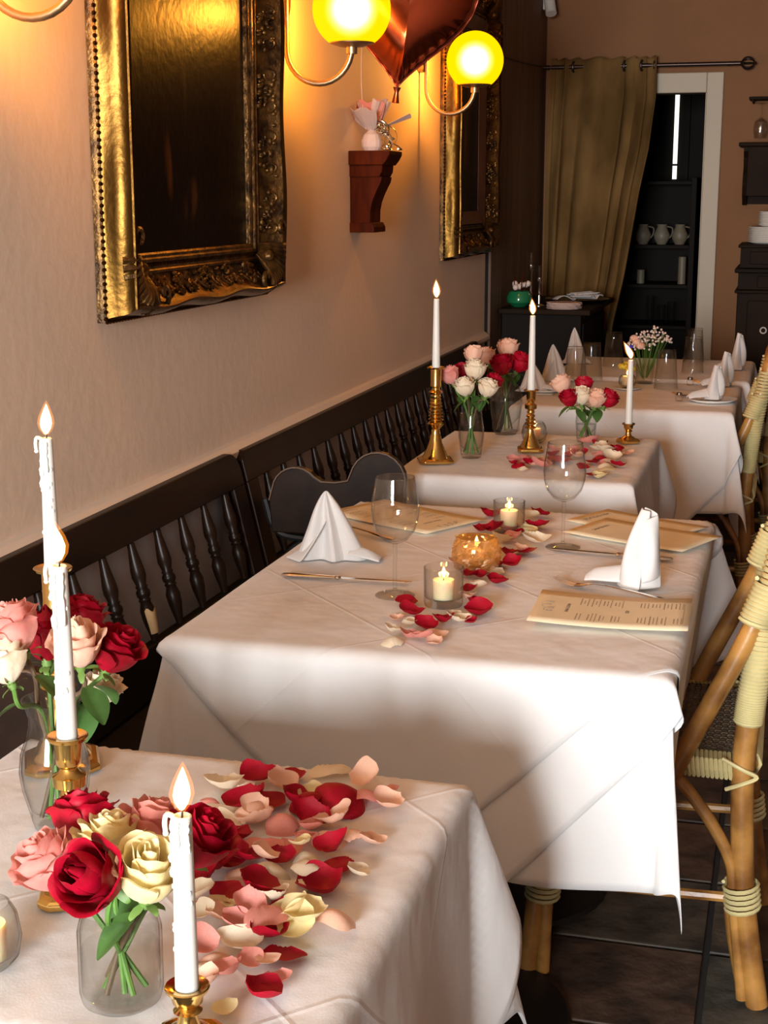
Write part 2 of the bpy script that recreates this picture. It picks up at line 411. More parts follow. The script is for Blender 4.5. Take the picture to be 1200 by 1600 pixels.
def cur(u, v):
    z = 2.095-1.50*v
    xl, xr = lerp_table(LT, z), lerp_table(RT, z)
    a = 2*PI*(u*3.6+.25*math.sin(u*7)); A = .016+.014*min(1, v*3)
    amp = A*math.sin(a+.8*math.sin(3*v))+.006*math.sin(2.3*a+4*v)+.03*noise.noise((u*4, v*2, 0))
    return (xl+(xr-xl)*(u+.012*math.sin(a*2)), yr-.012+amp*(1 if v > .02 else .9), z+.006*math.sin(a*2)*(v < .02))
ct = thing('curtain', 'gathered olive gold velvet curtain hanging left of the pantry doorway', 'curtain', (0, 0, 0))
part('drape', MB().grid(cur, 150, 70), 'curtain', ct, solid=.002)
for u in (.22, .42, .50, .70, .86, .985):
    x = -1.235+.53*u
    pts = [(x+.004*math.cos(a), yr-.0+.018*math.cos(a), zr+.024*math.sin(a)) for a in [2*PI*i/18 for i in range(19)]]
    part('grommet', MB().tube(pts, .006, 6, caps=False), 'grommet', ct)

# ------------------------------------------------------------------ security camera + cable
sc = thing('security_camera', 'small white security camera high in the back left corner', 'camera', (-1.262, 7.68, 2.36))
part('mount', MB().box(-.012, .02, -.03, .03, -.03, .03).tube([(0, 0, 0), (.03, -.03, -.01)], .008), 'plastic_white', sc, bevel=.003)
part('body', MB().tube([(.01, -.01, .05), (.035, -.06, -.055)], .028, 14), 'plastic_white', sc)
part('lens', MB().tube([(.012, -.035, .028), (.008, -.05, .033)], .015, 12), 'black_iron', sc)
o = part('cable', MB().tube(bez([(XW+.008, 6.1, 2.02), (XW+.03, 6.7, 2.02), (XW+.03, 7.3, 2.04), (XW+.03, 7.68, 2.06)], 6), .003, 6), 'black_iron')
tag(o, 'thin dark cable running along the wood panelled wall to the curtain rod', 'cable')

# ------------------------------------------------------------------ shelf with hanging glasses, china cabinet (right back)
ws = thing('wall_shelf', 'dark carved wooden wall shelf with curved side brackets, right of the doorway', 'shelf', (0, 0, 0))
boxpart('top_board', (-.285, .55, 7.55, 7.80, 1.655, 1.675), 'cabinet_wood', ws, bevel=.005)
prof = [(0, 0), (0, -.27), (-.03, -.28), (-.045, -.262), (-.05, -.255), (-.085, -.23), (-.10, -.19), (-.085, -.13), (-.07, -.10), (-.085, -.05), (-.11, -.02), (-.11, 0)]
for x in (-.262, .50):
    part('side_bracket', MB().prism([(YB-.001+p*1.6, 1.655+q) for p, q in prof], 'x', x, x+.022), 'cabinet_wood', ws, smooth=False)
boxpart('apron', (-.24, .50, 7.60, 7.62, 1.42, 1.655), 'cabinet_wood', ws)
boxpart('back_board', (-.24, .50, 7.78, 7.799, 1.38, 1.655), 'cabinet_wood', ws)
rk = thing('glass_rack', 'small dark rack holding upturned stemware above the carved shelf', 'rack', (0, 0, 0))
boxpart('rail', (-.25, .4, 7.62, 7.80, 1.880, 1.892), 'cabinet_wood', rk)
for i in range(4):
    boxpart('runner', (-.236+i*.085, -.226+i*.085, 7.62, 7.79, 1.866, 1.880), 'cabinet_wood', rk)
def hang_glass(x, y, lab):
    t = thing('wine_glass', lab, 'glass', (x, y, 1.866), group='wine glasses hanging in the rack')
    part('bowl', MB().lathe([(.028, 0), (.027, .002), (.003, .006), (.003, .07), (.028, .09), (.034, .13), (.027, .17), (.026, .17), (.032, .13), (.026, .092), (.0, .074)], 18, (0, 0, -.172+.17)), 'glass', t, rot=(PI, 0, 0))
for i in range(3):
    for y in (7.66, 7.73): hang_glass(-.19+i*.085, y, ('left', 'middle', 'right')[i]+(' front' if y < 7.7 else ' rear')+' wine glass hanging in the rack above the carved shelf')
cb = thing('china_cabinet', 'tall dark wooden cabinet with stepped top carrying plates, right background', 'cabinet', (0, 0, 0))
boxpart('body', (-.25, .5, 7.33, 7.79, .03, .965), 'cabinet_wood', cb, bevel=.004)
boxpart('plinth', (-.24, .5, 7.35, 7.79, 0, .03), 'cabinet_wood', cb)
boxpart('ledge', (-.262, .52, 7.30, 7.79, .965, .98), 'cabinet_wood', cb, bevel=.005)
boxpart('upper_body', (-.25, .5, 7.36, 7.79, .98, 1.06), 'cabinet_wood', cb)
boxpart('ledge', (-.266, .52, 7.31, 7.79, 1.06, 1.082), 'black_wood', cb, bevel=.006)
boxpart('top_tier', (-.245, .5, 7.38, 7.79, 1.082, 1.178), 'cabinet_wood', cb)
boxpart('top_board', (-.256, .52, 7.35, 7.79, 1.178, 1.192), 'cabinet_wood', cb, bevel=.004)
for (a, b, c, d) in ((-.20, .2, 1.10, 1.16), (-.16, .2, .99, 1.045)):
    fr = boxpart('drawer', (a, b, 7.345 if c < 1.08 else 7.365, 7.385, c, d), 'cabinet_wood', cb, bevel=.003)
    part('knob', MB().ball((a+.15, 7.34 if c < 1.08 else 7.36, (c+d)/2), .009), 'brass', fr)
dr = boxpart('door', (-.20, .10, 7.318, 7.335, .10, .93), 'cabinet_wood', cb, bevel=.004)
pts = [(-.119+.014*math.cos(a), 7.312, .79+.014*math.sin(a)) for a in [2*PI*i/16 for i in range(17)]]
part('ring_pull', MB().tube(pts, .0035, 6, caps=False), 'china', dr)
NTH = ['lowest', 'second', 'third', 'fourth', 'fifth', 'sixth', 'seventh', 'eighth', 'topmost']
def plate_mb(r):
    return MB().lathe([(0, .003), (r*.6, .003), (r*.95, .011), (r, .014), (r, .011), (r*.65, 0), (0, 0)], 28)
pm1 = plate_mb(.095).mesh('plate', 'china'); pm2 = plate_mb(.065).mesh('plate', 'china')
for k in range(9):
    o = link('plate', pm1, loc=(-.125, 7.5, 1.193+k*.0085)); tag(o, NTH[k]+' dinner plate from the bottom of the stack on the dark cabinet', 'plate', 'dinner plates stacked on the cabinet')
for k in range(9):
    o = link('plate', pm2, loc=(-.108, 7.5, 1.193+9*.0085+.004+k*.0075)); tag(o, NTH[k]+' side plate from the bottom of the upper stack on the cabinet', 'plate', 'side plates stacked on the dinner plates')

# ------------------------------------------------------------------ sideboard at back left and what stands on it
sb = thing('sideboard', 'black wooden sideboard against the panelled wall at the back left', 'sideboard', (0, 0, 0))
boxpart('body', (-1.26, -.90, 6.62, 7.45, .04, .90), 'black_wood', sb)
boxpart('top', (-1.27, -.855, 6.58, 7.48, .90, .925), 'cabinet_wood', sb, bevel=.005)
boxpart('door', (-.903, -.89, 6.66, 7.02, .10, .86), 'black_wood', sb, bevel=.004)
boxpart('door', (-.903, -.89, 7.05, 7.41, .10, .86), 'black_wood', sb, bevel=.004)
gb = thing('green_bowl', 'green glass bowl holding small pink flowers on the sideboard', 'bowl', (-1.20, 6.72, .925))
part('bowl', MB().lathe([(0, 0), (.03, 0), (.055, .02), (.058, .045), (.045, .07), (.042, .07), (.052, .045), (0, .01)], 20), 'green_glass', gb)
random.seed(11)
for k in range(7):
    a = random.uniform(0, 6.28); r = random.uniform(0, .04)
    part('bloom', MB().ball((r*math.cos(a), r*math.sin(a), .085+random.uniform(0, .02)), .014, n=8, m=5), 'flower_small', gb)
mb = MB()
for k in range(5):
    a = k*1.3; mb.tube([(.02*math.cos(a), .02*math.sin(a), .05), (.035*math.cos(a), .035*math.sin(a), .13+.02*(k % 2))], .002, 5)
part('twig', mb, 'red_wood', gb)
for x, y, h, lab in ((-1.165, 6.82, .185, 'taller glass candlestick on the sideboard'), (-1.115, 6.76, .13, 'shorter glass candlestick on the sideboard')):
    t = thing('glass_candlestick', lab, 'candlestick', (x, y, .925))
    part('base', MB().lathe([(0, 0), (.028, 0), (.028, .004), (.008, .012), (.006, .05), (.011, .055), (.006, .06), (.006, h-.03), (.013, h-.02), (.013, h), (0, h)], 16), 'silver', t)
    part('holder_tube', MB().lathe([(.012, h), (.012, h+.055), (.010, h+.055), (.010, h)], 14), 'glass_thick', t)
t = thing('doily_stack', 'stack of scalloped white paper doilies at the sideboard front edge', 'doilies', (-.985, 6.66, .925))
for k in range(5):
    mb = MB(); vs = []
    n = 40
    prof = [(0, 0), (.075+.001*k, 0), (.078, .002), (.078, .0045), (0, .0045)]
    mb.lathe(prof, n)
    mb.v = [(x*(1+.035*math.cos(12*math.atan2(y, x))) if abs(x)+abs(y) > .02 else x, y*(1+.035*math.cos(12*math.atan2(y, x))) if abs(x)+abs(y) > .02 else y, z) for x, y, z in mb.v]
    part('doily', mb, 'tissue', t, loc=(.003*(k % 2), .002*k, .006*k), rot=(0, 0, k*.4))
t = thing('serving_tray', 'round dark metal tray with raised rim on the sideboard', 'tray', (-.98, 7.05, .925))
part('tray_plate', MB().lathe([(0, .004), (.125, .004), (.15, .02), (.153, .02), (.13, 0), (0, 0)], 32), 'steel_dark', t)
for i, (dx, dy, a) in enumerate(((-.05, .02, .3), (.05, -.03, 1.2), (.02, .06, 2.2))):
    o = part('folded_napkin', MB().grid(lambda u, v: ((u-.5)*.13, (v-.5)*.11, .004+.022*abs(math.sin(u*PI*1.5+i))*(1-.3*v)+.008*i), 12, 8), 'napkin', solid=.003, loc=(-.98+dx, 7.05+dy, .932), rot=(0, 0, a))
    tag(o, ('left', 'right', 'rear')[i]+' folded white napkin lying on the round tray', 'napkin', 'napkins on the tray')

# ------------------------------------------------------------------ benches along the left wall
def bx_(z): return -1.24+(.745-z)*.237
def lean_prism(poly, th):
    n = len(poly)
    vs = [(bx_(z)-.0, y, z) for y, z in poly]+[(bx_(z)-th, y, z) for y, z in poly]
    fs = [tuple(range(n)), tuple(range(2*n-1, n-1, -1))]+[(i, i+n, (i+1) % n+n, (i+1) % n) for i in range(n)]
    return MB().add(vs, fs)
def spindle_prof():
    return [(0, 0), (.008, 0), (.0085, .01), (.0145, .045), (.0155, .065), (.0105, .082), (.0135, .086), (.0105, .09), (.0145, .096), (.0145, .104),
            (.0105, .110), (.0130, .114), (.0105, .118), (.0150, .135), (.0145, .150), (.0085, .195), (.008, .205), (0, .205)]
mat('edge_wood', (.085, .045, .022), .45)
spin_me = MB().lathe(spindle_prof(), 12).mesh('spindle', 'dark_wood')
spin_me.set_sharp_from_angle(angle=1.2)
def arm_panel(parent, y, off=0):
    pts = [(-1.195, .62), (-1.20, .70)]
    pts += [(-1.130+.062*math.cos(a), .722+.062*math.sin(a)) for a in [PI*.95-PI*.72*i/9 for i in range(10)]]
    pts += [(-1.065, .752), (-1.03, .752), (-1.0, .758)]
    pts += [(-.925+.068*math.cos(a), .762+.068*math.sin(a)) for a in [PI*.86-PI*.95*i/10 for i in range(11)]]
    pts += [(-.862, .70), (-.90, .655), (-.96, .62)]
    a = part('arm_panel', MB().prism([(x+off, z) for x, z in pts], 'y', y, y+.03), 'dark_wood', parent, smooth=False, bevel=.004)
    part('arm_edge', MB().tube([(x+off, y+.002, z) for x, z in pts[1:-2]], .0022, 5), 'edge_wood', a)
    return a
def bench(label, y0, y1, sy0, pitch, arm_ys):
    t = thing('bench', label, 'bench', (0, 0, 0), group=None)
    r = .05
    poly = [(y0, .748), (y0, .822-.02), (y0+.02, .822)]+[(y1-r+r*math.sin(a), .828-r+r*math.cos(a)) for a in [i*PI/2/6 for i in range(7)]]+[(y1, .748)]
    part('top_rail', lean_prism(poly, .02), 'dark_wood', t, smooth=False, bevel=.003)
    part('end_stile', lean_prism([(y1-.07, .44), (y1-.07, .749), (y1, .749), (y1, .44)], .02), 'dark_wood', t, smooth=False, bevel=.003)
    part('end_stile', lean_prism([(y0, .44), (y0, .749), (y0+.07, .749), (y0+.07, .44)], .02), 'dark_wood', t, smooth=False, bevel=.003)
    part('lower_rail', lean_prism([(y0+.07, .455), (y0+.07, .545), (y1-.07, .545), (y1-.07, .455)], .024), 'black_wood', t, smooth=False, bevel=.003)
    boxpart('seat', (-1.215, -.80, y0, y1, .415, .448), 'black_wood', t, bevel=.008)
    boxpart('apron', (-.83, -.81, y0+.05, y1-.05, .34, .415), 'black_wood', t)
    for y in (y0+.03, (y0+y1)/2, y1-.09):
        for x in (-1.18, -.86): boxpart('leg', (x, x+.05, y, y+.05, 0, .415), 'black_wood', t)
    a = math.atan(-.237)
    y = sy0; k = 0
    while y < y1-.09:
        if y > y0+.08:
            o = link('spindle', spin_me, t, loc=(bx_(.545)-.011, y, .545), rot=(0, a, 0))
            if k == 6 and 'first' in label:
                w = part('worn_patch', MB().grid(lambda u, v: ((.0116+.0049*min(1, v*1.15))*math.cos(-1.5+1.9*u), (.0116+.0049*min(1, v*1.15))*math.sin(-1.5+1.9*u), .016+.050*v+.005*math.sin(9*u)*v), 8, 8), 'bare_wood', o)
                w['label'] = 'pale bare wood where the dark finish has worn off'
        y += pitch; k += 1
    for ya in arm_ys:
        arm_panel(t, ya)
        ir = part('arm_bracket', MB().tube(bez([(-1.215, ya+.015, .70), (-1.19, ya+.015, .63), (-1.13, ya+.015, .607), (-.93, ya+.015, .612), (-.87, ya+.015, .66)], 6), .012, 8, flat=.8)
                  .tube(bez([(-1.10, ya+.015, .605), (-1.15, ya+.015, .57), (-1.17, ya+.015, .51), (-1.165, ya+.015, .45)], 6), .011, 8), 'black_iron', t)
        boxpart('latch_plate', (-1.04, -.985, ya-.003, ya, .628, .655), 'black_iron', t, bevel=.001)
    return t
bench('dark spindle-back bench against the left wall beside the first tables, one spindle worn bare', 1.60, 3.262, 1.868, .1283, (1.62,))
bench('longer dark spindle-back bench further along the left wall, behind the folded napkin', 3.285, 6.10, 3.44, .128, (3.315,))

# ------------------------------------------------------------------ picture frames
def frame_rail(sy0, sy1, sz0, sz1, prof, nseg=40, wave=None):
    """profile (u outward, h off the wall) swept round the sight edge with mitred corners"""
    mb = MB(); vs = []; fs = []; k = len(prof)
    sides = [((sy0, sz0), (sy1, sz0), (0, -1), (-1, -1), (1, -1)), ((sy1, sz0), (sy1, sz1), (1, 0), (1, -1), (1, 1)),
             ((sy1, sz1), (sy0, sz1), (0, 1), (1, 1), (-1, 1)), ((sy0, sz1), (sy0, sz0), (-1, 0), (-1, 1), (-1, -1))]
    for (a, b, nrm, ca, cb) in sides:
        base = len(vs)
        for i in range(nseg+1):
            t = i/nseg
            for q, (u, h) in enumerate(prof):
                uu = u; hh = h
                if wave: uu, hh = wave(t, u, h, nrm)
                ya, za = a[0]+ca[0]*u, a[1]+ca[1]*u; yb, zb = b[0]+cb[0]*u, b[1]+cb[1]*u
                d = uu-u
                vs.append((XW+.002+hh, ya+(yb-ya)*t+nrm[0]*d, za+(zb-za)*t+nrm[1]*d))
        for i in range(nseg):
            for q in range(k-1):
                fs.append((base+i*k+q, base+(i+1)*k+q, base+(i+1)*k+q+1, base+i*k+q+1))
    return mb.add(vs, fs)
def painting_mat():
    m = mat('painting', (.010, .005, .003), .32, noise_amt=.5, noise_scale=3, bump=.12, bump_scale=40, spec=.06)
    return m
painting_mat()
def painted(name, blobs):
    m = M['painting'].copy(); m.name = name; nt = m.node_tree; b = nt.nodes['Principled BSDF']
    src = b.inputs['Base Color'].links[0].from_socket
    tc = nt.nodes.new('ShaderNodeTexCoord')
    nz = nt.nodes.new('ShaderNodeTexNoise'); nz.inputs['Scale'].default_value = 16; nz.inputs['Detail'].default_value = 5
    mpn = nt.nodes.new('ShaderNodeMapping'); mpn.inputs['Scale'].default_value = (1, 1, .3); nt.links.new(tc.outputs['Object'], mpn.inputs[0]); nt.links.new(mpn.outputs[0], nz.inputs['Vector'])
    for (y, z, ry, rz, rot, col, amt) in blobs:
        sb = nt.nodes.new('ShaderNodeVectorMath'); sb.operation = 'SUBTRACT'; sb.inputs[1].default_value = (0, y, z); nt.links.new(tc.outputs['Object'], sb.inputs[0])
        rt = nt.nodes.new('ShaderNodeVectorRotate'); rt.rotation_type = 'X_AXIS'; rt.inputs['Angle'].default_value = rot; nt.links.new(sb.outputs[0], rt.inputs['Vector'])
        sc_ = nt.nodes.new('ShaderNodeVectorMath'); sc_.operation = 'MULTIPLY'; sc_.inputs[1].default_value = (0, 1/ry, 1/rz); nt.links.new(rt.outputs[0], sc_.inputs[0])
        gr = nt.nodes.new('ShaderNodeVectorMath'); gr.operation = 'LENGTH'; nt.links.new(sc_.outputs[0], gr.inputs[0])
        mr = nt.nodes.new('ShaderNodeMapRange'); mr.inputs[1].default_value = 1.1; mr.inputs[2].default_value = .55; nt.links.new(gr.outputs['Value'], mr.inputs[0])
        mu = nt.nodes.new('ShaderNodeMath'); mu.operation = 'MULTIPLY'; nt.links.new(mr.outputs[0], mu.inputs[0])
        mr2 = nt.nodes.new('ShaderNodeMapRange'); mr2.inputs[1].default_value = .35; mr2.inputs[2].default_value = .62; mr2.inputs[4].default_value = amt; nt.links.new(nz.outputs[0], mr2.inputs[0]); nt.links.new(mr2.outputs[0], mu.inputs[1])
        mx = nt.nodes.new('ShaderNodeMix'); mx.data_type = 'RGBA'; mx.inputs['B'].default_value = (*col, 1)
        nt.links.new(mu.outputs[0], mx.inputs['Factor']); nt.links.new(src, mx.inputs['A']); src = mx.outputs['Result']
    nt.links.new(src, b.inputs['Base Color']); M[name] = m
painted('painting_near', [(3.17, 2.02, .16, .20, 0, (.42, .16, .025), .9), (2.93, 1.92, .05, .18, 0, (.20, .07, .012), .6), (2.97, 1.50, .020, .085, -.14, (.09, .040, .014), .9), (3.09, 1.415, .035, .055, .5, (.10, .045, .016), .9), (3.07, 1.72, .012, .14, 0, (.06, .035, .01), .7)])  # top orange blob paints in the sconce globe's reflection on the varnish
painted('painting_far', [(5.95, 1.75, .10, .22, .1, (.10, .045, .02), .8), (5.95, 1.95, .04, .05, 0, (.12, .06, .03), .8)])
mat('painting_figure', (.050, .022, .008), .5); mat('painting_glow', (.10, .045, .012), .35, color2=(.012, .006, .003), noise_scale=9, stretch=(1, 1, .25), bump=.2, bump_scale=60, spec=.4)
def beads(mb, sy0, sy1, sz0, sz1, u, h, r, step):
    L = [((sy0-u, sz0-u), (sy1+u, sz0-u)), ((sy1+u, sz0-u), (sy1+u, sz1+u)), ((sy1+u, sz1+u), (sy0-u, sz1+u)), ((sy0-u, sz1+u), (sy0-u, sz0-u))]
    for a, b in L:
        d = math.hypot(b[0]-a[0], b[1]-a[1]); n = int(d/step)
        for i in range(n):
            t = (i+.5)/n; mb.ball((XW+.002+h, a[0]+(b[0]-a[0])*t, a[1]+(b[1]-a[1])*t), r, n=6, m=4)
def fancy_frame(label, sy0, sy1, sz0, sz1, seed, big=True):
    t = thing('picture_frame' if not big else 'framed_painting', label, 'painting', (0, 0, 0))
    random.seed(seed)
    W = .125
    inner = [(0, .010), (0, .020), (.004, .024), (.010, .024), (.013, .029), (.019, .029), (.022, .025), (.032, .024), (.036, .029), (.041, .029), (.044, .025)]
    cove = [(.044, .025), (.055, .027), (.068, .034), (.080, .046), (.090, .062), (.094, .068)]
    lip = [(.094, .066), (.093, .071), (.097, .076), (.102, .074), (.103, .068)]
    scoop = [(.103, .070), (.108, .064), (.1125, .052), (.115, .038), (.118, .024), (.121, .016)]
    foot = [(.121, .017), (.124, .018), (.127, .014), (.128, .006), (.128, 0)]
    def wv(t_, u, h, n):
        s = .5-.5*math.cos(2*PI*t_*3)
        return u+(.008*s*min(1, max(0, (u-.05)/.05))*(1 if u < .118 else .2)), h+.004*s*(u > .05)*(u < .118)
    part('inner_moulding', frame_rail(sy0, sy1, sz0, sz1, inner, 8), 'antique_gold', t)
    part('cove', frame_rail(sy0, sy1, sz0, sz1, cove, 60, wv), 'antique_gold', t)
    part('lip', frame_rail(sy0, sy1, sz0, sz1, lip, 60, wv), 'gold', t)
    part('outer_scoop', frame_rail(sy0, sy1, sz0, sz1, scoop, 60, wv), 'gold', t)
    part('foot_moulding', frame_rail(sy0, sy1, sz0, sz1, foot, 8), 'antique_gold', t)
    mb = MB(); beads(mb, sy0, sy1, sz0, sz1, .025, .0255, .0035, .012); beads(mb, sy0, sy1, sz0, sz1, .127, .017, .0042, .0135)
    part('beading', mb, 'gold', t, kind='stuff')
    # relief flowers, leaves and scrolls in the cove
    mb = MB()
    def lump(y, z, h, ry, rz, rx=.007): mb.ball((XW+.002+h, y, z), rx, ry, rz, 6, 5)
    sides = [((sy0, sz0), (sy1, sz0), (0, -1)), ((sy1, sz0), (sy1, sz1), (1, 0)), ((sy1, sz1), (sy0, sz1), (0, 1)), ((sy0, sz1), (sy0, sz0), (-1, 0))]
    for a, b, n in sides:
        d = math.hypot(b[0]-a[0], b[1]-a[1]); m = max(3, int(d/.13))
        ty, tz = (b[0]-a[0])/d, (b[1]-a[1])/d
        for c in range(m):
            s = (c+.5)/m*d
            for k in range(26):
                ds = random.gauss(0, .024); u = random.uniform(.046, .084)
                h = .027+(u-.044)**2*18+.004
                y = a[0]+ty*(s+ds)+n[0]*u; z = a[1]+tz*(s+ds)+n[1]*u
                r = random.uniform(.0035, .0075); lump(y, z, h, r*random.uniform(.7, 1.6), r*random.uniform(.7, 1.6), .006)
            for sg in (-1, 1):
                pts = []
                for i in range(14):
                    q = i/13; ang = q*4.2; rr = .022*(1-.72*q)
                    u = .068+rr*math.sin(ang)*.9; ds = sg*(.030+rr*math.cos(ang)+.010*q)
                    pts.append((XW+.002+.029+(u-.044)**2*18+.004, a[0]+ty*(s+ds)+n[0]*u, a[1]+tz*(s+ds)+n[1]*u))
                mb.tube(pts, .0028, 5)
    part('relief_ornament', mb, 'antique_gold', t, kind='stuff')
    for (cy, cz, dy, dz) in ((sy0, sz0, -1, -1), (sy1, sz0, 1, -1), (sy1, sz1, 1, 1), (sy0, sz1, -1, 1)):
        mb = MB()
        for k in range(11):
            a = (k-5)/5*.72+math.atan2(dz, dy)
            pts = []
            for i in range(9):
                q = i/8; rad = .026+.098*q*(1-.10*abs(k-5)/5)
                pts.append((XW+.002+.034+.040*math.sin(q*PI*.62)-(.02*max(0, q-.85)/.15), cy+rad*math.cos(a), cz+rad*math.sin(a)))
            mb.tube(pts, [.003+.0055*i/8 for i in range(9)], 6)
        mb.ball((XW+.055, cy+dy*.030, cz+dz*.030), .016, .016, .016, 8, 6)
        for s_ in (-1, 1):
            a = math.atan2(dz, dy)+s_*1.18
            pts = []
            for i in range(16):
                q = i/15; ang = a+s_*q*4.5; rr = .022*(1-.7*q)
                pts.append((XW+.075, cy+.088*math.cos(a)+rr*math.cos(ang), cz+.088*math.sin(a)+rr*math.sin(ang)))
            mb.tube(pts, .006, 6)
        part('corner_shell', mb, 'antique_gold', t)
    part('canvas', MB().box(XW+.002, XW+.012, sy0, sy1, sz0, sz1), 'painting_near' if seed == 5 else 'painting_far', t, smooth=False)
    return t
f1 = fancy_frame('large dark oil painting in an ornate carved gilt frame nearest the camera', 2.755, 3.43, 1.312, 2.33, 5)
f2 = fancy_frame('dark painting in a gilt and brown frame further along the left wall', 5.66, 6.22, 1.31, 2.12, 9)
o = part('inner_liner', frame_rail(5.66, 6.22, 1.31, 2.12, [(.0, .024), (-.001, .034), (-.012, .030), (-.05, .014), (-.05, .012)], 6), 'brown_wood', f2)

# ------------------------------------------------------------------ wall sconces
mg = bpy.data.materials.new('globe_glass'); mg.use_nodes = True; nt = mg.node_tree
e = nt.nodes.new('ShaderNodeEmission'); e.inputs[0].default_value = (1, .53, .0, 1); e.inputs[1].default_value = 2.1
t_ = nt.nodes.new('ShaderNodeBsdfTransparent'); t_.inputs[0].default_value = (1, .88, .60, 1)
mx = nt.nodes.new('ShaderNodeMixShader'); mx.inputs[0].default_value = .55
nt.links.new(t_.outputs[0], mx.inputs[1]); nt.links.new(e.outputs[0], mx.inputs[2]); nt.links.new(mx.outputs[0], nt.nodes['Material Output'].inputs[0]); M['globe_glass'] = mg
# the frosted bulb's own glow: an emitting volume, brightest at its centre
mv = bpy.data.materials.new('bulb_glow'); mv.use_nodes = True; nt = mv.node_tree
for n in list(nt.nodes):
    if n.type == 'BSDF_PRINCIPLED': nt.nodes.remove(n)
tc = nt.nodes.new('ShaderNodeTexCoord'); ln = nt.nodes.new('ShaderNodeVectorMath'); ln.operation = 'LENGTH'
nt.links.new(tc.outputs['Object'], ln.inputs[0])
mr = nt.nodes.new('ShaderNodeMapRange'); mr.inputs[1].default_value = .0; mr.inputs[2].default_value = .075; mr.inputs[3].default_value = 1; mr.inputs[4].default_value = 0
nt.links.new(ln.outputs['Value'], mr.inputs[0])
pw = nt.nodes.new('ShaderNodeMath'); pw.operation = 'POWER'; pw.inputs[1].default_value = 2.6; nt.links.new(mr.outputs[0], pw.inputs[0])
ml = nt.nodes.new('ShaderNodeMath'); ml.operation = 'MULTIPLY'; ml.inputs[1].default_value = 1100; nt.links.new(pw.outputs[0], ml.inputs[0])
ev = nt.nodes.new('ShaderNodeEmission'); ev.inputs[0].default_value = (1, .85, .55, 1); nt.links.new(ml.outputs[0], ev.inputs[1])
nt.links.new(ev.outputs[0], nt.nodes['Material Output'].inputs['Volume']); M['bulb_glow'] = mv
def sconce(y, lab):
    t = thing('wall_sconce', lab, 'wall lamp', (XW, y, 1.88))
    part('backplate', MB().tube([(0.001, 0, .035), (.014, 0, .035), (.018, 0, .035)], [.070, .070, .060], 32), 'sconce_brass', t)
    pts = [(.016, 0, .045), (.022, 0, .045), (.026, 0, .03), (.026, 0, -.03), (.026, 0, -.09)]
    pts += [(.1125-.0865*math.cos(a), 0, -.09-.086*math.sin(a)) for a in [PI*i/16 for i in range(1, 16)]]+[(.199, 0, -.090), (.199, 0, -.078)]
    part('arm', MB().tube(pts, .0075, 10), 'sconce_brass', t)
    part('collar', MB().lathe([(0, -.105), (.014, -.105), (.014, -.085), (0, -.085)], 14, (.199, 0, .0)), 'sconce_brass', t)
    part('cup', MB().lathe([(0, -.090), (.030, -.088), (.056, -.080), (.057, -.077), (.03, -.082), (0, -.084)], 24, (.199, 0, 0)), 'sconce_brass', t)
    rr = .0985
    pr_ = [(rr*math.sin(a), -rr*math.cos(a)) for a in [.62+(PI-.62)*i/24 for i in range(25)]]
    g = part('globe', MB().lathe(pr_, 36), 'globe_glass', t, loc=(.199, 0, .002))
    part('bulb_glow', MB().ball((0, 0, 0), .075, n=24, m=16), 'bulb_glow', t, loc=(.199, 0, .002))
    point('bulb', (.199, 0, .002), SCONCE_W, (1, .385, .035), .03, t)
    return t
sconce(2.22, 'brass wall sconce at top left, only its curved arm showing under the globe')
sconce(3.71, 'glowing yellow globe wall sconce between the gilt frame and the balloon')
sconce(5.21, 'glowing yellow globe wall sconce in front of the far painting')

# ------------------------------------------------------------------ bracket, weight, balloon
br = thing('wall_bracket', 'reddish wooden corbel bracket on the left wall under the balloon', 'bracket', (0, 0, 0))
x0 = XW+.001
part('top_slab', MB().prism([(x0, 1.556), (-1.172, 1.556), (-1.172, 1.545), (-1.180, 1.53), (-1.192, 1.515), (x0, 1.515)], 'y', 4.335, 4.485), 'red_wood', br, smooth=False, bevel=.002)
part('necking', MB().prism([(x0, 1.515), (-1.196, 1.515), (-1.198, 1.495), (-1.206, 1.480), (x0, 1.480)], 'y', 4.345, 4.475), 'red_wood', br, smooth=False, bevel=.002)
cv = [(-1.200, 1.480), (-1.203, 1.465), (-1.212, 1.448), (-1.222, 1.428), (-1.231, 1.405), (-1.236, 1.38), (-1.237, 1.345)]
part('scroll_body', MB().prism([(x0, 1.48)]+cv+[(x0, 1.345)], 'y', 4.352, 4.468), 'red_wood', br, smooth=False)
part('foot', MB().prism([(x0, 1.345), (-1.229, 1.345), (-1.222, 1.332), (-1.222, 1.316), (x0, 1.316)], 'y', 4.345, 4.475), 'red_wood', br, smooth=False, bevel=.002)
wt = thing('balloon_weight', 'balloon weight wrapped in pale pink tissue paper on the wooden bracket', 'balloon weight', (-1.247, 4.41, 1.557))
part('wrapped_bag', MB().lathe([(0, 0), (.022, 0), (.030, .012), (.031, .03), (.024, .048), (.012, .058), (.008, .064), (0, .066)], 14), 'tissue', wt, smooth=False)
random.seed(21)
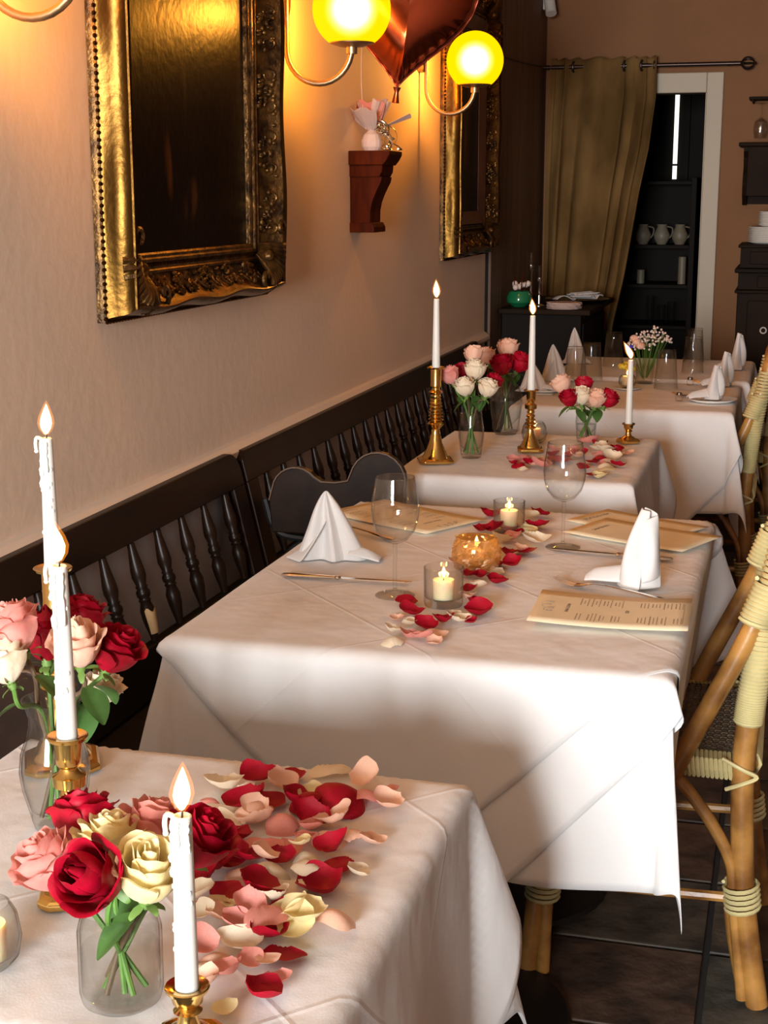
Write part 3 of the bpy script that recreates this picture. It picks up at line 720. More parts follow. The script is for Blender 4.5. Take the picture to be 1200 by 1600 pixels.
for k in range(8):
    a = k*2*PI/8+.3; Lk = .075+.03*random.random(); sp = .35+.45*random.random()
    if k == 0: a, sp, Lk = .45, 1.2, .125
    if k == 1: a, sp, Lk = -1.6, 1.0, .11
    if k in (5,): sp = .9; Lk = .095
    def fn(u, v, a=a, Lk=Lk, sp=sp):
        wd = .006+.052*v**.8*(1.0-.35*v); s = (u-.5)*2
        r = .004+Lk*v*math.sin(sp)*(1-.1*s*s); z = .058+Lk*v*math.cos(sp)+.006*math.sin(s*5+k)*v
        return (r*math.cos(a)-s*wd*math.sin(a), max(r*math.sin(a)+s*wd*math.cos(a), -9), z) if True else None
    me = MB().grid(fn, 6, 6); me.v = [(max(x, -.045), y, z) for x, y, z in me.v]
    part('tissue_leaf', me, 'tissue_pink' if k in (3, 6) else 'tissue', wt, smooth=False, solid=.0008)
mb = MB()
for k in range(13):
    a0 = random.uniform(0, 6.28); dx = random.uniform(.012, .055); dy = random.uniform(-.045, .06); drop = random.uniform(-.005, .11); rr = random.uniform(.006, .014); tw = random.uniform(8, 16)
    pts = [(.012+dx*min(1, q*2.2)+rr*math.cos(a0+tw*q)*min(1, 4*q)*1.0, dy*min(1, q*1.5)+rr*math.sin(a0+tw*q)*min(1, 4*q), .058+.03*math.sin(min(1, q*2)*PI)-drop*q*1.0+.004*math.sin(tw*q)) for q in [i/40 for i in range(41)]]
    pts = [(max(x, .012), y, z if x > .088 else max(z, .006)) if not (x < .082 and abs(y) < .085) else (max(x, .012), y, max(z, .006)) for x, y, z in pts]
    mb.tube(pts, .0028, 4, flat=.25)
part('curling_ribbon', mb, 'ribbon', wt, smooth=False, kind='stuff')
bl = thing('heart_balloon', 'shiny copper red heart shaped foil balloon floating by the left wall', 'balloon', (-1.135, 4.28, 1.722), (0, math.radians(6), math.radians(22)))
def heart(t, s):
    x = math.copysign(abs(math.sin(t))**2.3, math.sin(t)); y = (13*math.cos(t)-5*math.cos(2*t)-2*math.cos(3*t)-math.cos(4*t)+17)/29.
    return (x*.205*s, (y-.55)*.385*s+.55*.385)
def hs(u, v, sg):
    t = 2*PI*u; s = v; x, z = heart(t+PI, s)
    wr = .004*math.sin(t*44)*max(0, (s-.72)/.28)*(1-max(0, s-.97)/.03)
    return (x, sg*.085*math.sqrt(max(0, 1-s**2.4))+sg*wr, z+.012)
part('front_panel', MB().grid(lambda u, v: hs(u, v, -1), 170, 22), 'foil_copper', bl)
part('back_panel', MB().grid(lambda u, v: hs(u, v, 1), 170, 22), 'foil_copper', bl)
mb = MB()
n = 170
vs = [];
for i in range(n):
    t = 2*PI*i/n+PI; a = heart(t, 1.0); b = heart(t, 1.035); r = .0015*math.sin(i*1.3)
    vs += [(a[0], 0, a[1]+.012), (b[0], r, b[1]+.012)]
mb.add(vs, [(2*i, 2*((i+1) % n), 2*((i+1) % n)+1, 2*i+1) for i in range(n)])
part('seam', mb, 'foil_seam', bl, solid=.0008)
part('neck', MB().lathe([(.012, .01), (.006, -.004), (.009, -.022), (.011, -.034), (.0, -.03)], 10), 'foil_seam', bl)
o = part('balloon_string', MB().tube(bez([(-1.168, 4.30, 1.70), (-1.20, 4.36, 1.675), (-1.23, 4.405, 1.64), (-1.247, 4.41, 1.615)], 6), .0012, 5), 'ribbon')
tag(o, 'thin ribbon tying the heart balloon to its tissue wrapped weight', 'string')
o = part('balloon_string', MB().tube(bez([(-1.26, 4.39, 1.62), (-1.265, 4.37, 1.70), (-1.262, 4.35, 1.80), (-1.25, 4.33, 1.95)], 6), .0016, 5), 'tissue')
tag(o, 'second pale ribbon rising beside the heart balloon from the tissue weight', 'string')

# ------------------------------------------------------------------ tables and cloths
def table(x0, x1, y0, y1, lab, peds):
    t = thing('dining_table', lab, 'table', ((x0+x1)/2, (y0+y1)/2, 0))
    hx, hy = (x1-x0)/2, (y1-y0)/2
    boxpart('tabletop', (-hx+.004, hx-.004, -hy+.004, hy-.004, .715, .7465), 'brown_wood', t, bevel=.006)
    for py in peds:
        part('pedestal', MB().lathe([(.0, .02), (.045, .02), (.03, .06), (.028, .66), (.06, .70), (.06, .715), (0, .715)], 20, (0, py, 0)), 'black_iron', t)
        part('base', MB().lathe([(0, 0), (.21, 0), (.225, .006), (.22, .014), (.12, .026), (.045, .034), (0, .034)], 36, (0, py, 0)), 'black_iron', t)
    return t
def drape(name, lab, cat, box, center, half, rot, layer, seed, group=None, n=110, flare=.05, phimax=(20, 20, 20, 20), mat_='cloth', wave=1.0, zt0=.7485, swell=0, side1=None):
    x0, x1, y0, y1 = box; rho = .012
    c, s = math.cos(rot), math.sin(rot); zt = zt0+.0016*layer
    rnd = random.Random(seed); ph = [rnd.uniform(0, 6.28) for _ in range(8)]
    def fl(side, q):
        a = ph[side]
        if side == 1 and side1 is not None: return side1+.02*math.sin(q*11)
        return flare+wave*(.045*math.sin(q*9+a)+.022*math.sin(q*21+2*a))
    def bend(d):
        if d < rho*PI/2: return rho*math.sin(d/rho), rho*(1-math.cos(d/rho))
        return rho, rho+d-rho*PI/2
    def f(u, v):
        U, V = (u*2-1)*half[0], (v*2-1)*half[1]
        X, Y = center[0]+c*U-s*V, center[1]+s*U+c*V
        dx = max(x0-X, X-x1, 0); dy = max(y0-Y, Y-y1, 0); sx = -1 if X < x0 else 1; sy = -1 if Y < y0 else 1
        if dx == 0 and dy == 0: return (X, Y, zt+.0012*noise.noise((X*6, Y*6, seed)))
        lo = .0035*layer
        if dy == 0:
            h, k = bend(dx); F_ = fl(0 if sx < 0 else 1, Y); g = min(1, dx/.12)
            return ((x0 if sx < 0 else x1)+sx*(h+lo*min(1, dx/.02)+dx*F_*g), Y, zt-k)
        if dx == 0:
            h, k = bend(dy); F_ = fl(2 if sy < 0 else 3, X); g = min(1, dy/.12)
            return (X, (y0 if sy < 0 else y1)+sy*(h+lo*min(1, dy/.02)+dy*F_*g), zt-k)
        r = math.hypot(dx, dy); t = math.atan2(dy, dx)/(PI/2); r *= 1-.17*math.sin(PI*t)**1.5
        X0 = x0 if sx < 0 else x1; Y0 = y0 if sy < 0 else y1
        F_ = (1-t)*fl(0 if sx < 0 else 1, Y0)+t*fl(2 if sy < 0 else 3, X0)
        ci = (0 if sx < 0 else 1)+(0 if sy < 0 else 2)
        P_ = math.radians(phimax[ci])*math.sin(PI*t)**.8
        h, k = bend(r); g = min(1, r/.12)
        tt = t+.10*math.sin(2*PI*t)
        az_ = tt*PI/2
        rad = h+lo*min(1, r/.02)+r*F_*g+r*math.sin(P_)
        return (X0+sx*rad*math.cos(az_), Y0+sy*rad*math.sin(az_), zt-k*math.cos(P_))
    mb = MB().grid(f, n, n)
    me = mb.mesh(name, mat_)
    uvl = me.uv_layers.new(name='uv')
    for lp in me.loops:
        i, j = divmod(lp.vertex_index, n+1); uvl.data[lp.index].uv = (i/n, j/n)
    o = link(name, me, solid=.0009)
    tag(o, lab, cat, group)
    return o
T = {1: (-.90, -.346, .99, 1.59), 2: (-.905, -.145, 2.055, 3.12), 3: (-.925, -.352, 3.495, 4.18), 4: (-.86, -.17, 4.77, 5.47), 5: (-.86, -.145, 5.60, 6.30)}
names = {1: 'near table', 2: 'long middle table', 3: 'candlestick table behind the middle one', 4: 'far table with small flowers', 5: 'farthest table before the doorway'}
off = math.radians(1.5)
for k, b in T.items():
    cx, cy = (b[0]+b[1])/2, (b[2]+b[3])/2
    table(*b, 'pedestal table under the cloths, the '+names[k], (-.27, .27) if k == 2 else (0,))
    hx, hy = (b[1]-b[0])/2, (b[3]-b[2])/2
    drape('tablecloth', 'white under-cloth hanging lowest on the '+names[k], 'tablecloth', b, (cx, cy), (hx+.33, hy+.33), 0, 0, 10+k, phimax=(12, 11, 11, 30 if k == 2 else 14), n=120, side1=-.16 if k == 2 else None)
    if k == 2:
        drape('table_topper', 'lower of two diagonal white cloths on the long middle table', 'tablecloth', b, (cx+.055, cy), (.672, .672), PI/4+.03, 1, 10+k, phimax=(20, 27, 18, 36), side1=-.10)
        drape('table_topper', 'topmost diagonal white cloth on the long middle table', 'tablecloth', b, (cx-.03, cy+.01), (.660, .660), PI/4-.02, 2, 10+k, phimax=(24, 20, 18, 34), side1=-.10)
    else:
        drape('table_topper', 'white cloth laid diagonally on the '+names[k], 'tablecloth', b, (cx+.005, cy), (.655, .655), PI/4+off, 1, 10+k, phimax=(18, 17, 18, 20))
ZT = .7485+.0016+.0012
ZT2 = ZT+.0016

# ------------------------------------------------------------------ rattan chairs
def helix(p, q, r, turns, w=.0032, n=10):
    P, Q = Vector(p), Vector(q); d = (Q-P).normalized(); a = d.cross(Vector((0, 1, 0))).normalized(); b = d.cross(a)
    N = int(turns*n)
    return MB().tube([P+(Q-P)*(i/N)+a*r*math.cos(2*PI*i/n)+b*r*math.sin(2*PI*i/n) for i in range(N+1)], w, 5)
def along_helix(path, r, turns, w=.0032, n=10):
    P = [Vector(p) for p in path]; m = len(P)-1; N = int(turns*n); pts = []
    for i in range(N+1):
        s = i/N*m; k = min(int(s), m-1); c = P[k].lerp(P[k+1], s-k); d = (P[k+1]-P[k]).normalized()
        a = d.cross(Vector((0, 1, 0))).normalized(); b = d.cross(a)
        pts.append(c+a*r*math.cos(2*PI*i/n)+b*r*math.sin(2*PI*i/n))
    return MB().tube(pts, w, 5)
def make_chair(lab, loc, rz=0):
    t = thing('rattan_chair', lab, 'chair', loc, (0, 0, rz), None)
    hw = .205
    for s in (-1, 1):
        y = s*hw
        post = bez([(.212, y, 0), (.180, y, .20), (.166, y, .42), (.172, y, .56), (.190, y, .72), (.222, y, .90)], 6)
        part('rear_post', MB().tube(post, [.0205]*len(post), 14), 'rattan', t)
        part('post_wrap', along_helix(bez([(.170, y, .535), (.176, y, .60), (.190, y, .72), (.216, y, .87)], 5), .0225, 44, .0042), 'rattan_light', t)
        inner = bez([(.055, y, .425), (.085, y, .39), (.125, y, .335), (.158, y, .27), (.166, y, .20), (.190, y*.99, .01)], 6)
        part('arch_brace', MB().tube([(p.x-.004, p.y+s*.004, p.z) for p in inner], .0115, 10), 'rattan', t)
        part('leg_cane', MB().tube(bez([(.155, y-s*.03, .21), (.165, y-s*.034, .12), (.188, y-s*.034, .01)], 5), .0150, 10), 'rattan', t)
        part('leg_wrap', along_helix([(.178, y, .185), (.172, y, .235)], .030, 5, .0038, 14), 'rattan_light', t)
        back = bez([(.045, y+s*.012, .43), (.062, y+s*.016, .47), (.105, y+s*.018, .565), (.155, y+s*.014, .675), (.190, y+s*.006, .765), (.205, y, .82)], 6)
        part('side_brace', MB().tube(back, .0175, 12), 'rattan', t)
        part('joint_wrap', along_helix([(.172, y+s*.010, .715), (.196, y+s*.004, .785)], .026, 9, .0042), 'rattan_light', t)
        fl_ = bez([(-.185, y, .43), (-.188, y, .30), (-.196, y, .12), (-.208, y, 0)], 5)
        part('front_leg', MB().tube(fl_, .0185, 12), 'rattan', t)
        part('leg_cane', MB().tube([(p.x+.030, p.y, p.z) for p in bez([(-.150, y, .425), (-.165, y, .33), (-.200, y, .20), (-.208, y, .01)], 5)], .0135, 10), 'rattan', t)
        part('leg_wrap', along_helix([(-.182, y, .16), (-.178, y, .20)], .030, 4, .0038, 14), 'rattan_light', t)
        part('stretcher', MB().tube([(-.18, y*.97, .19), (.165, y*.97, .20)], .0095, 8), 'rattan', t)
        part('seat_tie', MB().tube(bez([(.130, y+s*.014, .468), (.165, y+s*.024, .455), (.190, y+s*.016, .440), (.165, y+s*.024, .428), (.138, y+s*.014, .412)], 5), .0038, 6), 'rattan_light', t)
    part('stretcher', MB().tube([(.0, -hw*.97, .195), (.0, hw*.97, .195)], .0095, 8), 'rattan', t)
    part('stretcher', MB().tube([(.166, -hw, .27), (.166, hw, .27)], .0095, 8), 'rattan', t)
    arch = bez([(.222, -hw, .895), (.232, -hw*.92, .935), (.240, -hw*.55, .965), (.243, 0, .975), (.240, hw*.55, .965), (.232, hw*.92, .935), (.222, hw, .895)], 6)
    part('top_hoop', MB().tube(arch, .0195, 12), 'rattan', t)
    def bk(u, v): yy = (u-.5)*2*(hw-.018); zz = .60+.33*v*(1-.12*(2*u-1)**2); return (.178+.058*v+.012*(1-(2*u-1)**2), yy, zz)
    part('back_panel', MB().grid(bk, 10, 10), 'weave_dark', t, solid=.006)
    mb = MB()
    for i in range(20):
        for j in range(22):
            p = bk((i+.5)/20, (j+.5)/22)
            for sg in (-1, 1): mb.ball((p[0]+sg*.004, p[1], p[2]), .0035, .0085 if (i+j) % 2 else .006, .0062 if (i+j) % 2 else .0085, 5, 4)
    part('back_weave', mb, 'weave_dark', t, kind='stuff')
    def seat(u, v):
        a, b = (u-.5)*2, (v-.5)*2
        k = 1-.10*(abs(a*b))**3
        return (-.015+a*.185*k, b*(hw-.012)*k, .452-.010*(1-a*a)*(1-b*b))
    part('seat', MB().grid(seat, 12, 12), 'weave_dark', t, solid=.022)
    mb = MB()
    for i in range(30):
        for j in range(30):
            p = seat((i+.5)/30, (j+.5)/30); q = (i+j) % 2
            mb.ball((p[0], p[1], p[2]+.0115), .0075 if q else .0052, .0052 if q else .0066, .004, 5, 4)
    part('seat_weave', mb, 'weave_dark', t, kind='stuff')
    ring = [(-.015+.193*sx_, y_*(hw-.004), .446) for sx_, y_ in ((-1, -.85), (-.85, -1), (.85, -1), (1, -.85), (1, .85), (.85, 1), (-.85, 1), (-1, .85), (-1, -.85))]
    part('seat_frame', MB().tube(ring, .014, 10), 'rattan', t)
    mb = MB()
    for s in (-1, 1):
        for i in range(40):
            x = -.17+.31*i/39
            mb.tube([(x, s*(hw-.022), .4655), (x+.002, s*(hw+.006), .462), (x+.004, s*(hw+.012), .446), (x+.006, s*(hw+.006), .430), (x+.007, s*(hw-.02), .428)], .0038, 5, caps=False)
            xx = s*.193-.015; yy = -.17+.34*i/39
            mb.tube([(xx-s*.02, yy, .4655), (xx+s*.010, yy, .462), (xx+s*.016, yy, .446), (xx+s*.010, yy, .430), (xx-s*.02, yy, .428)], .0038, 5, caps=False)
    part('seat_edge_wrap', mb, 'rattan_light', t, kind='stuff')
    return t
def copy_tree(o, lab=None, loc=None, rz=None):
    c = o.copy(); COL.objects.link(c)
    if lab: c['label'] = lab
    if loc is not None: c.location = loc
    if rz is not None: c.rotation_euler = (0, 0, rz)
    for ch in o.children:
        d = ch.copy(); COL.objects.link(d); d.parent = c
        for g in ch.children:
            e_ = g.copy(); COL.objects.link(e_); e_.parent = d
    return c
ch = make_chair('bent rattan bistro chair at the right of the long middle table, nearest chair', (-.200, 2.705, 0))
cs = [ch]
cs.append(copy_tree(ch, 'rattan bistro chair at the far table, half behind its hanging cloth', (-.275, 5.13, 0), 0))
cs.append(copy_tree(ch, 'bent rattan bistro chair furthest back, at the farthest table before the doorway', (-.215, 5.92, 0), 0))
for c in cs: c['group'] = 'rattan bistro chairs'

PETALS_A=[('r',-0.574,1.533,0.02,0.56),('r',-0.538,1.546,0.019,0.59),('r',-0.553,1.447,0.026,0.8),('r',-0.539,1.47,0.02,1),('r',-0.507,1.473,0.02,0.67),('r',-0.454,1.482,0.03,0.64),('r',-0.477,1.438,0.019,0.86),('r',-0.428,1.368,0.019,0.63),('r',-0.415,1.337,0.016,0.62),('r',-0.419,1.287,0.026,0.44),('r',-0.54,1.364,0.021,1.17),('r',-0.524,1.321,0.018,0.86),('r',-0.534,1.273,0.023,0.8),('r',-0.502,1.251,0.018,0.63),('r',-0.473,1.255,0.023,1.14),('r',-0.475,1.334,0.015,1),('r',-0.442,1.219,0.016,0.86),('r',-0.409,1.149,0.019,0.55),('r',-0.433,1.175,0.019,1),('r',-0.406,1.082,0.019,0.43),('r',-0.452,1.2,0.012,0.6),('r',-0.498,1.459,0.017,0.5),('r',-0.532,1.296,0.018,0.86),('r',-0.507,1.312,0.015,0.83),('p',-0.501,1.41,0.019,0.75),('p',-0.48,1.361,0.018,1.09),('p',-0.514,1.343,0.021,1.27),('p',-0.499,1.347,0.018,1.2),('p',-0.432,1.51,0.02,0.8),('b',-0.446,1.553,0.019,0.92),('b',-0.406,1.495,0.019,1.2),('p',-0.417,1.53,0.013,1),('p',-0.466,1.385,0.015,0.83),('p',-0.47,1.414,0.014,0.9),('p',-0.542,1.316,0.012,0.64),('p',-0.472,1.187,0.016,0.8),('p',-0.467,1.216,0.017,0.44),('p',-0.442,1.191,0.019,1.75),('p',-0.444,1.104,0.015,0.8),('p',-0.432,1.122,0.013,0.71),('p',-0.401,1.108,0.012,0.6),('p',-0.486,1.142,0.016,1),('b',-0.46,1.087,0.015,0.92),('b',-0.53,1.408,0.02,0.63),('b',-0.49,1.316,0.016,0.5),('p',-0.598,1.448,0.013,0.67),('b',-0.418,1.408,0.019,1.2),('b',-0.398,1.398,0.014,0.57),('p',-0.521,1.213,0.014,0.83),('b',-0.547,1.413,0.019,1),('c',-0.602,1.493,0.023,0.88),('c',-0.573,1.428,0.026,1.07),('c',-0.562,1.389,0.019,1.09),('c',-0.499,1.575,0.021,0.44),('c',-0.573,1.489,0.013,0.67),('b',-0.541,1.512,0.02,0.44),('y',-0.496,1.496,0.016,1),('b',-0.445,1.434,0.021,0.55),('b',-0.44,1.394,0.017,0.35),('b',-0.536,1.419,0.016,0.53),('c',-0.447,1.337,0.017,0.53),('c',-0.442,1.316,0.018,0.56),('c',-0.469,1.3,0.017,0.8),('c',-0.445,1.267,0.02,1.17),('c',-0.449,1.237,0.017,0.8),('c',-0.391,1.321,0.013,0.75),('y',-0.421,1.213,0.02,0.64),('y',-0.409,1.193,0.02,0.64),('y',-0.407,1.205,0.022,0.73),('b',-0.382,1.223,0.022,0.94),('b',-0.492,1.197,0.015,0.5),('c',-0.52,1.226,0.017,0.8),('b',-0.505,1.29,0.015,0.53),('c',-0.452,1.159,0.019,0.7),('b',-0.465,1.13,0.017,0.5),('y',-0.497,1.224,0.012,0.8),('y',-0.428,1.055,0.012,0.53),('c',-0.503,1.194,0.012,0.8),('y',-0.46,1.353,0.012,0.8),('c',-0.475,1.106,0.014,0.62),('b',-0.415,1.123,0.012,0.8)]
PETALS_B=[('r',-0.596,2.317,0.02,0.6),('r',-0.573,2.253,0.02,0.53),('r',-0.53,2.189,0.019,0.47),('r',-0.509,2.222,0.019,1),('r',-0.532,2.521,0.017,0.58),('r',-0.51,2.521,0.012,0.71),('r',-0.509,2.414,0.015,0.55),('r',-0.484,2.352,0.016,0.58),('r',-0.464,2.283,0.024,0.33),('r',-0.466,2.234,0.012,0.56),('r',-0.474,2.485,0.019,0.82),('r',-0.504,2.614,0.016,0.36),('r',-0.47,2.617,0.021,0.57),('r',-0.494,2.701,0.017,0.64),('r',-0.464,2.715,0.023,0.91),('r',-0.584,2.889,0.016,0.56),('r',-0.556,2.881,0.022,1.12),('r',-0.592,3.03,0.026,1.25),('r',-0.479,2.941,0.023,0.46),('r',-0.492,3.057,0.019,0.51),('r',-0.503,2.881,0.012,1),('r',-0.47,2.846,0.013,0.3),('c',-0.574,2.145,0.015,0.63),('c',-0.557,2.195,0.015,0.47),('c',-0.564,2.095,0.018,0.33),('b',-0.505,2.146,0.019,0.83),('c',-0.489,2.233,0.018,0.5),('b',-0.587,2.22,0.012,0.57),('c',-0.502,2.444,0.018,0.54),('c',-0.495,2.555,0.022,0.6),('b',-0.501,2.363,0.015,0.55),('y',-0.472,2.315,0.021,0.28),('c',-0.502,2.258,0.012,0.67),('c',-0.522,2.796,0.021,0.62),('y',-0.486,2.886,0.019,0.47),('c',-0.511,3.027,0.023,0.75),('c',-0.462,2.812,0.027,0.41),('y',-0.604,2.802,0.019,0.73),('b',-0.589,2.926,0.013,0.6),('p',-0.538,2.124,0.019,0.77),('p',-0.519,2.116,0.017,0.69),('b',-0.497,2.109,0.014,0.55),('p',-0.531,2.904,0.022,0.75),('p',-0.508,2.814,0.022,0.43),('b',-0.57,2.596,0.018,0.53),('b',-0.478,2.739,0.015,0.48)]
PETALS_C=[('r',-0.642,3.638,0.022,0.63),('r',-0.615,3.656,0.022,0.68),('r',-0.657,3.641,0.012,0.6),('r',-0.551,3.73,0.035,1.11),('r',-0.58,3.79,0.018,0.53),('r',-0.533,3.789,0.018,0.47),('r',-0.481,3.644,0.019,0.53),('r',-0.505,3.822,0.018,0.53),('r',-0.467,3.729,0.02,0.47),('r',-0.456,3.783,0.023,0.6),('r',-0.48,3.974,0.021,0.41),('r',-0.429,3.874,0.021,0.56),('r',-0.429,3.925,0.02,0.41),('r',-0.4,3.698,0.019,0.35),('r',-0.442,3.56,0.023,0.67),('p',-0.641,3.715,0.026,0.64),('p',-0.665,3.685,0.02,0.53),('p',-0.584,3.615,0.03,0.72),('p',-0.538,3.884,0.018,0.53),('p',-0.509,4.004,0.031,1.21),('p',-0.464,3.822,0.021,0.56),('p',-0.437,3.721,0.021,0.44),('p',-0.59,3.87,0.019,0.56),('c',-0.593,3.739,0.026,0.5),('b',-0.6,3.643,0.018,0.56),('c',-0.622,3.573,0.015,0.54),('c',-0.457,3.888,0.03,0.44),('c',-0.471,3.902,0.024,0.6),('c',-0.425,3.791,0.026,0.45),('y',-0.422,3.603,0.028,0.52),('c',-0.419,3.667,0.02,0.5),('b',-0.395,3.891,0.019,0.56),('c',-0.415,3.829,0.018,0.47),('y',-0.425,3.535,0.019,0.47),('b',-0.548,3.81,0.02,0.53),('c',-0.423,3.725,0.017,0.47),('b',-0.515,3.784,0.018,0.6)]
ROSES=[
('VT','p',-0.75,1.3,0.992,1.15,-0.35,-0.1,'leftmost peach pink rose in the tall vase at the left edge'),
('VT','r',-0.769,1.4,0.95,1.1,-0.1,0.2,'deep red rose behind the tall candle in the tall vase'),
('VT','r',-0.751,1.45,0.963,1,0.2,0.3,'highest deep red rose in the tall vase, at the back'),
('VT','b',-0.694,1.33,0.969,1.05,0.05,-0.25,'peach pink rose half hidden by the tall candle in the tall vase'),
('VT','r',-0.672,1.37,0.953,1.1,0.55,0,'deep red rose leaning right out of the tall vase'),
('VT','c',-0.745,1.27,0.964,0.9,-0.4,0.1,'cream rose low at the left of the tall vase'),
('VT','c',-0.709,1.41,0.895,0.8,0.35,0.2,'small cream rose under the right red rose of the tall vase'),
('JR','r',-0.578,1.1,0.887,1.1,-0.25,0.35,'deep red rose at the back left of the short jar'),
('JR','y',-0.539,1.075,0.881,1.1,-0.05,0.15,'pale yellow rose at the back of the short jar'),
('JR','p',-0.516,1.11,0.884,1.05,0.15,0.3,'pink rose standing at the back of the short jar'),
('JR','p',-0.579,1.04,0.874,1.08,-0.6,-0.35,'pale pink rose at the far left of the short jar'),
('JR','r',-0.517,1,0.888,1.12,-0.2,-0.75,'deep red open rose facing forward in the short jar'),
('JR','y',-0.479,1.02,0.887,1.15,0.2,-0.2,'large pale yellow rose at the right front of the short jar'),
('JR','r',-0.463,1.09,0.886,1.1,0.55,0.05,'deep red rose leaning right out of the short jar, behind the candle'),
('TC','p',-0.841,3.72,0.967,0.95,-0.45,0,'leftmost pink rose in the slim vase on the candlestick table'),
('TC','c',-0.798,3.7,0.941,0.95,-0.15,-0.2,'lowest cream rose in the slim vase on the candlestick table'),
('TC','c',-0.783,3.75,0.979,1.05,0,0,'tall cream rose in the middle of the slim vase'),
('TC','b',-0.797,3.8,1.015,0.9,-0.1,0.3,'peach rose at the back of the slim vase'),
('TC','c',-0.742,3.72,0.937,0.95,0.3,-0.1,'cream rose on the right of the slim vase'),
('TC','r',-0.739,3.78,0.947,0.85,0.45,0.1,'red rose behind the right cream rose in the slim vase'),
('TC','r',-0.834,3.83,0.968,0.8,-0.2,0.3,'small red rose at the back of the slim vase'),
('TD','b',-0.827,4.12,0.976,1,-0.3,0,'cream peach rose on the left of the rounded vase'),
('TD','b',-0.776,4.18,0.993,1.1,0,0.1,'tallest peach rose in the rounded vase'),
('TD','r',-0.776,4.1,0.954,1.15,-0.05,-0.2,'red rose at the front of the rounded vase'),
('TD','r',-0.738,4.16,0.956,1.15,0.4,0,'red rose on the right of the rounded vase'),
('TE','b',-0.6,4.05,0.911,1,-0.45,0,'peach rose at the left of the small vase on the candlestick table'),
('TE','r',-0.575,4.03,0.876,0.95,-0.2,-0.2,'red rose at the lower left of the small vase'),
('TE','c',-0.544,4.05,0.881,1,-0.02,-0.2,'cream rose in the middle of the small vase'),
('TE','b',-0.503,4.06,0.874,1,0.2,-0.15,'blush rose right of the middle in the small vase'),
('TE','r',-0.475,4.09,0.871,1,0.5,0,'red rose at the right of the small vase'),
('TE','r',-0.548,4.12,0.904,0.9,0,0.3,'red rose at the back of the small vase'),
]

# ------------------------------------------------------------------ candlesticks and candles
def flame(parent, z, h, lean=0.0, r=None):
    r = r or h*.19
    pr_ = [(0, 0), (.35, .05), (.8, .20), (1, .36), (.86, .55), (.52, .76), (.22, .91), (0, 1)]
    mb = MB().lathe([(a*r, b*h) for a, b in pr_], 12)
    mb.v = [(x+lean*(zz/h)**1.6*h, y, zz+z) for x, y, zz in mb.v]
    part('flame', mb, 'flame', parent)
    mb = MB().lathe([(a*r*1.45, -.04*h+b*h*1.16) for a, b in pr_], 14)  # larger shell added for the orange halo
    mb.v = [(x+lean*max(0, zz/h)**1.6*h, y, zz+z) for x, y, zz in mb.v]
    part('flame_halo', mb, 'flame_halo', parent)
def candle(lab, loc, h, r0, r1, fh, lean=0, drips=0, seed=0, group='white taper candles'):
    t = thing('taper_candle', lab, 'candle', loc, (0, 0, 0), group)
    prof = [(0, 0), (r0, 0)]+[(r0+(r1-r0)*i/10, h*i/10) for i in range(1, 11)]+[(r1*.8, h+.001), (r1*.3, h-.002), (0, h-.002)]
    part('wax', MB().lathe(prof, 18), 'wax', t)
    part('wick', MB().tube([(0, 0, h-.003), (.0005, 0, h+.004), (.002, 0, h+.008)], .0009, 5), 'wick', t)
    flame(t, h+.0045, fh, lean)
    point('flame_light', (0, 0, h+.02), .16, (1, .55, .2), .008, t)
    if drips:
        rnd = random.Random(seed); mb = MB()
        for k in range(drips):
            a = rnd.uniform(2.3, 5.6); L = rnd.uniform(.018, .06)*(h/.17); z0 = h-.001-rnd.uniform(0, .004)
            n = 12; pts = []
            for i in range(n):
                z = z0-L*i/(n-1); R_ = r1+(r0-r1)*(1-z/h)+.0004; a2 = a+.05*math.sin(i)
                pts.append((R_*math.cos(a2), R_*math.sin(a2), z))
            mb.tube(pts, [.0012+.0012*abs(math.sin(i*1.1+k))+(.0012 if i > 9 else 0) for i in range(n)], 6)
            if k % 2: mb.ball(pts[-1], .0028, n=8, m=6)
        a = PI; mb.tube(bez([(-r1*.7, -.001, h-.001), (-r1-.004, -.002, h+.001), (-r1-.006, -.002, h-.006), (-r1-.0055, -.002, h-.013)], 4), [.0022]*13, 6)
        mb.ball((-r1-.0055, -.002, h-.015), .0026, n=8, m=6)
        for k in range(14):
            a = rnd.uniform(3.4, 5.9); z = h*rnd.uniform(.2, .85); R_ = r1+(r0-r1)*(1-z/h); mb.ball((R_*math.cos(a), R_*math.sin(a), z), .0013, .0013, .0024, 6, 4)
        part('wax_drip', mb, 'wax', t, kind='stuff')
    return t
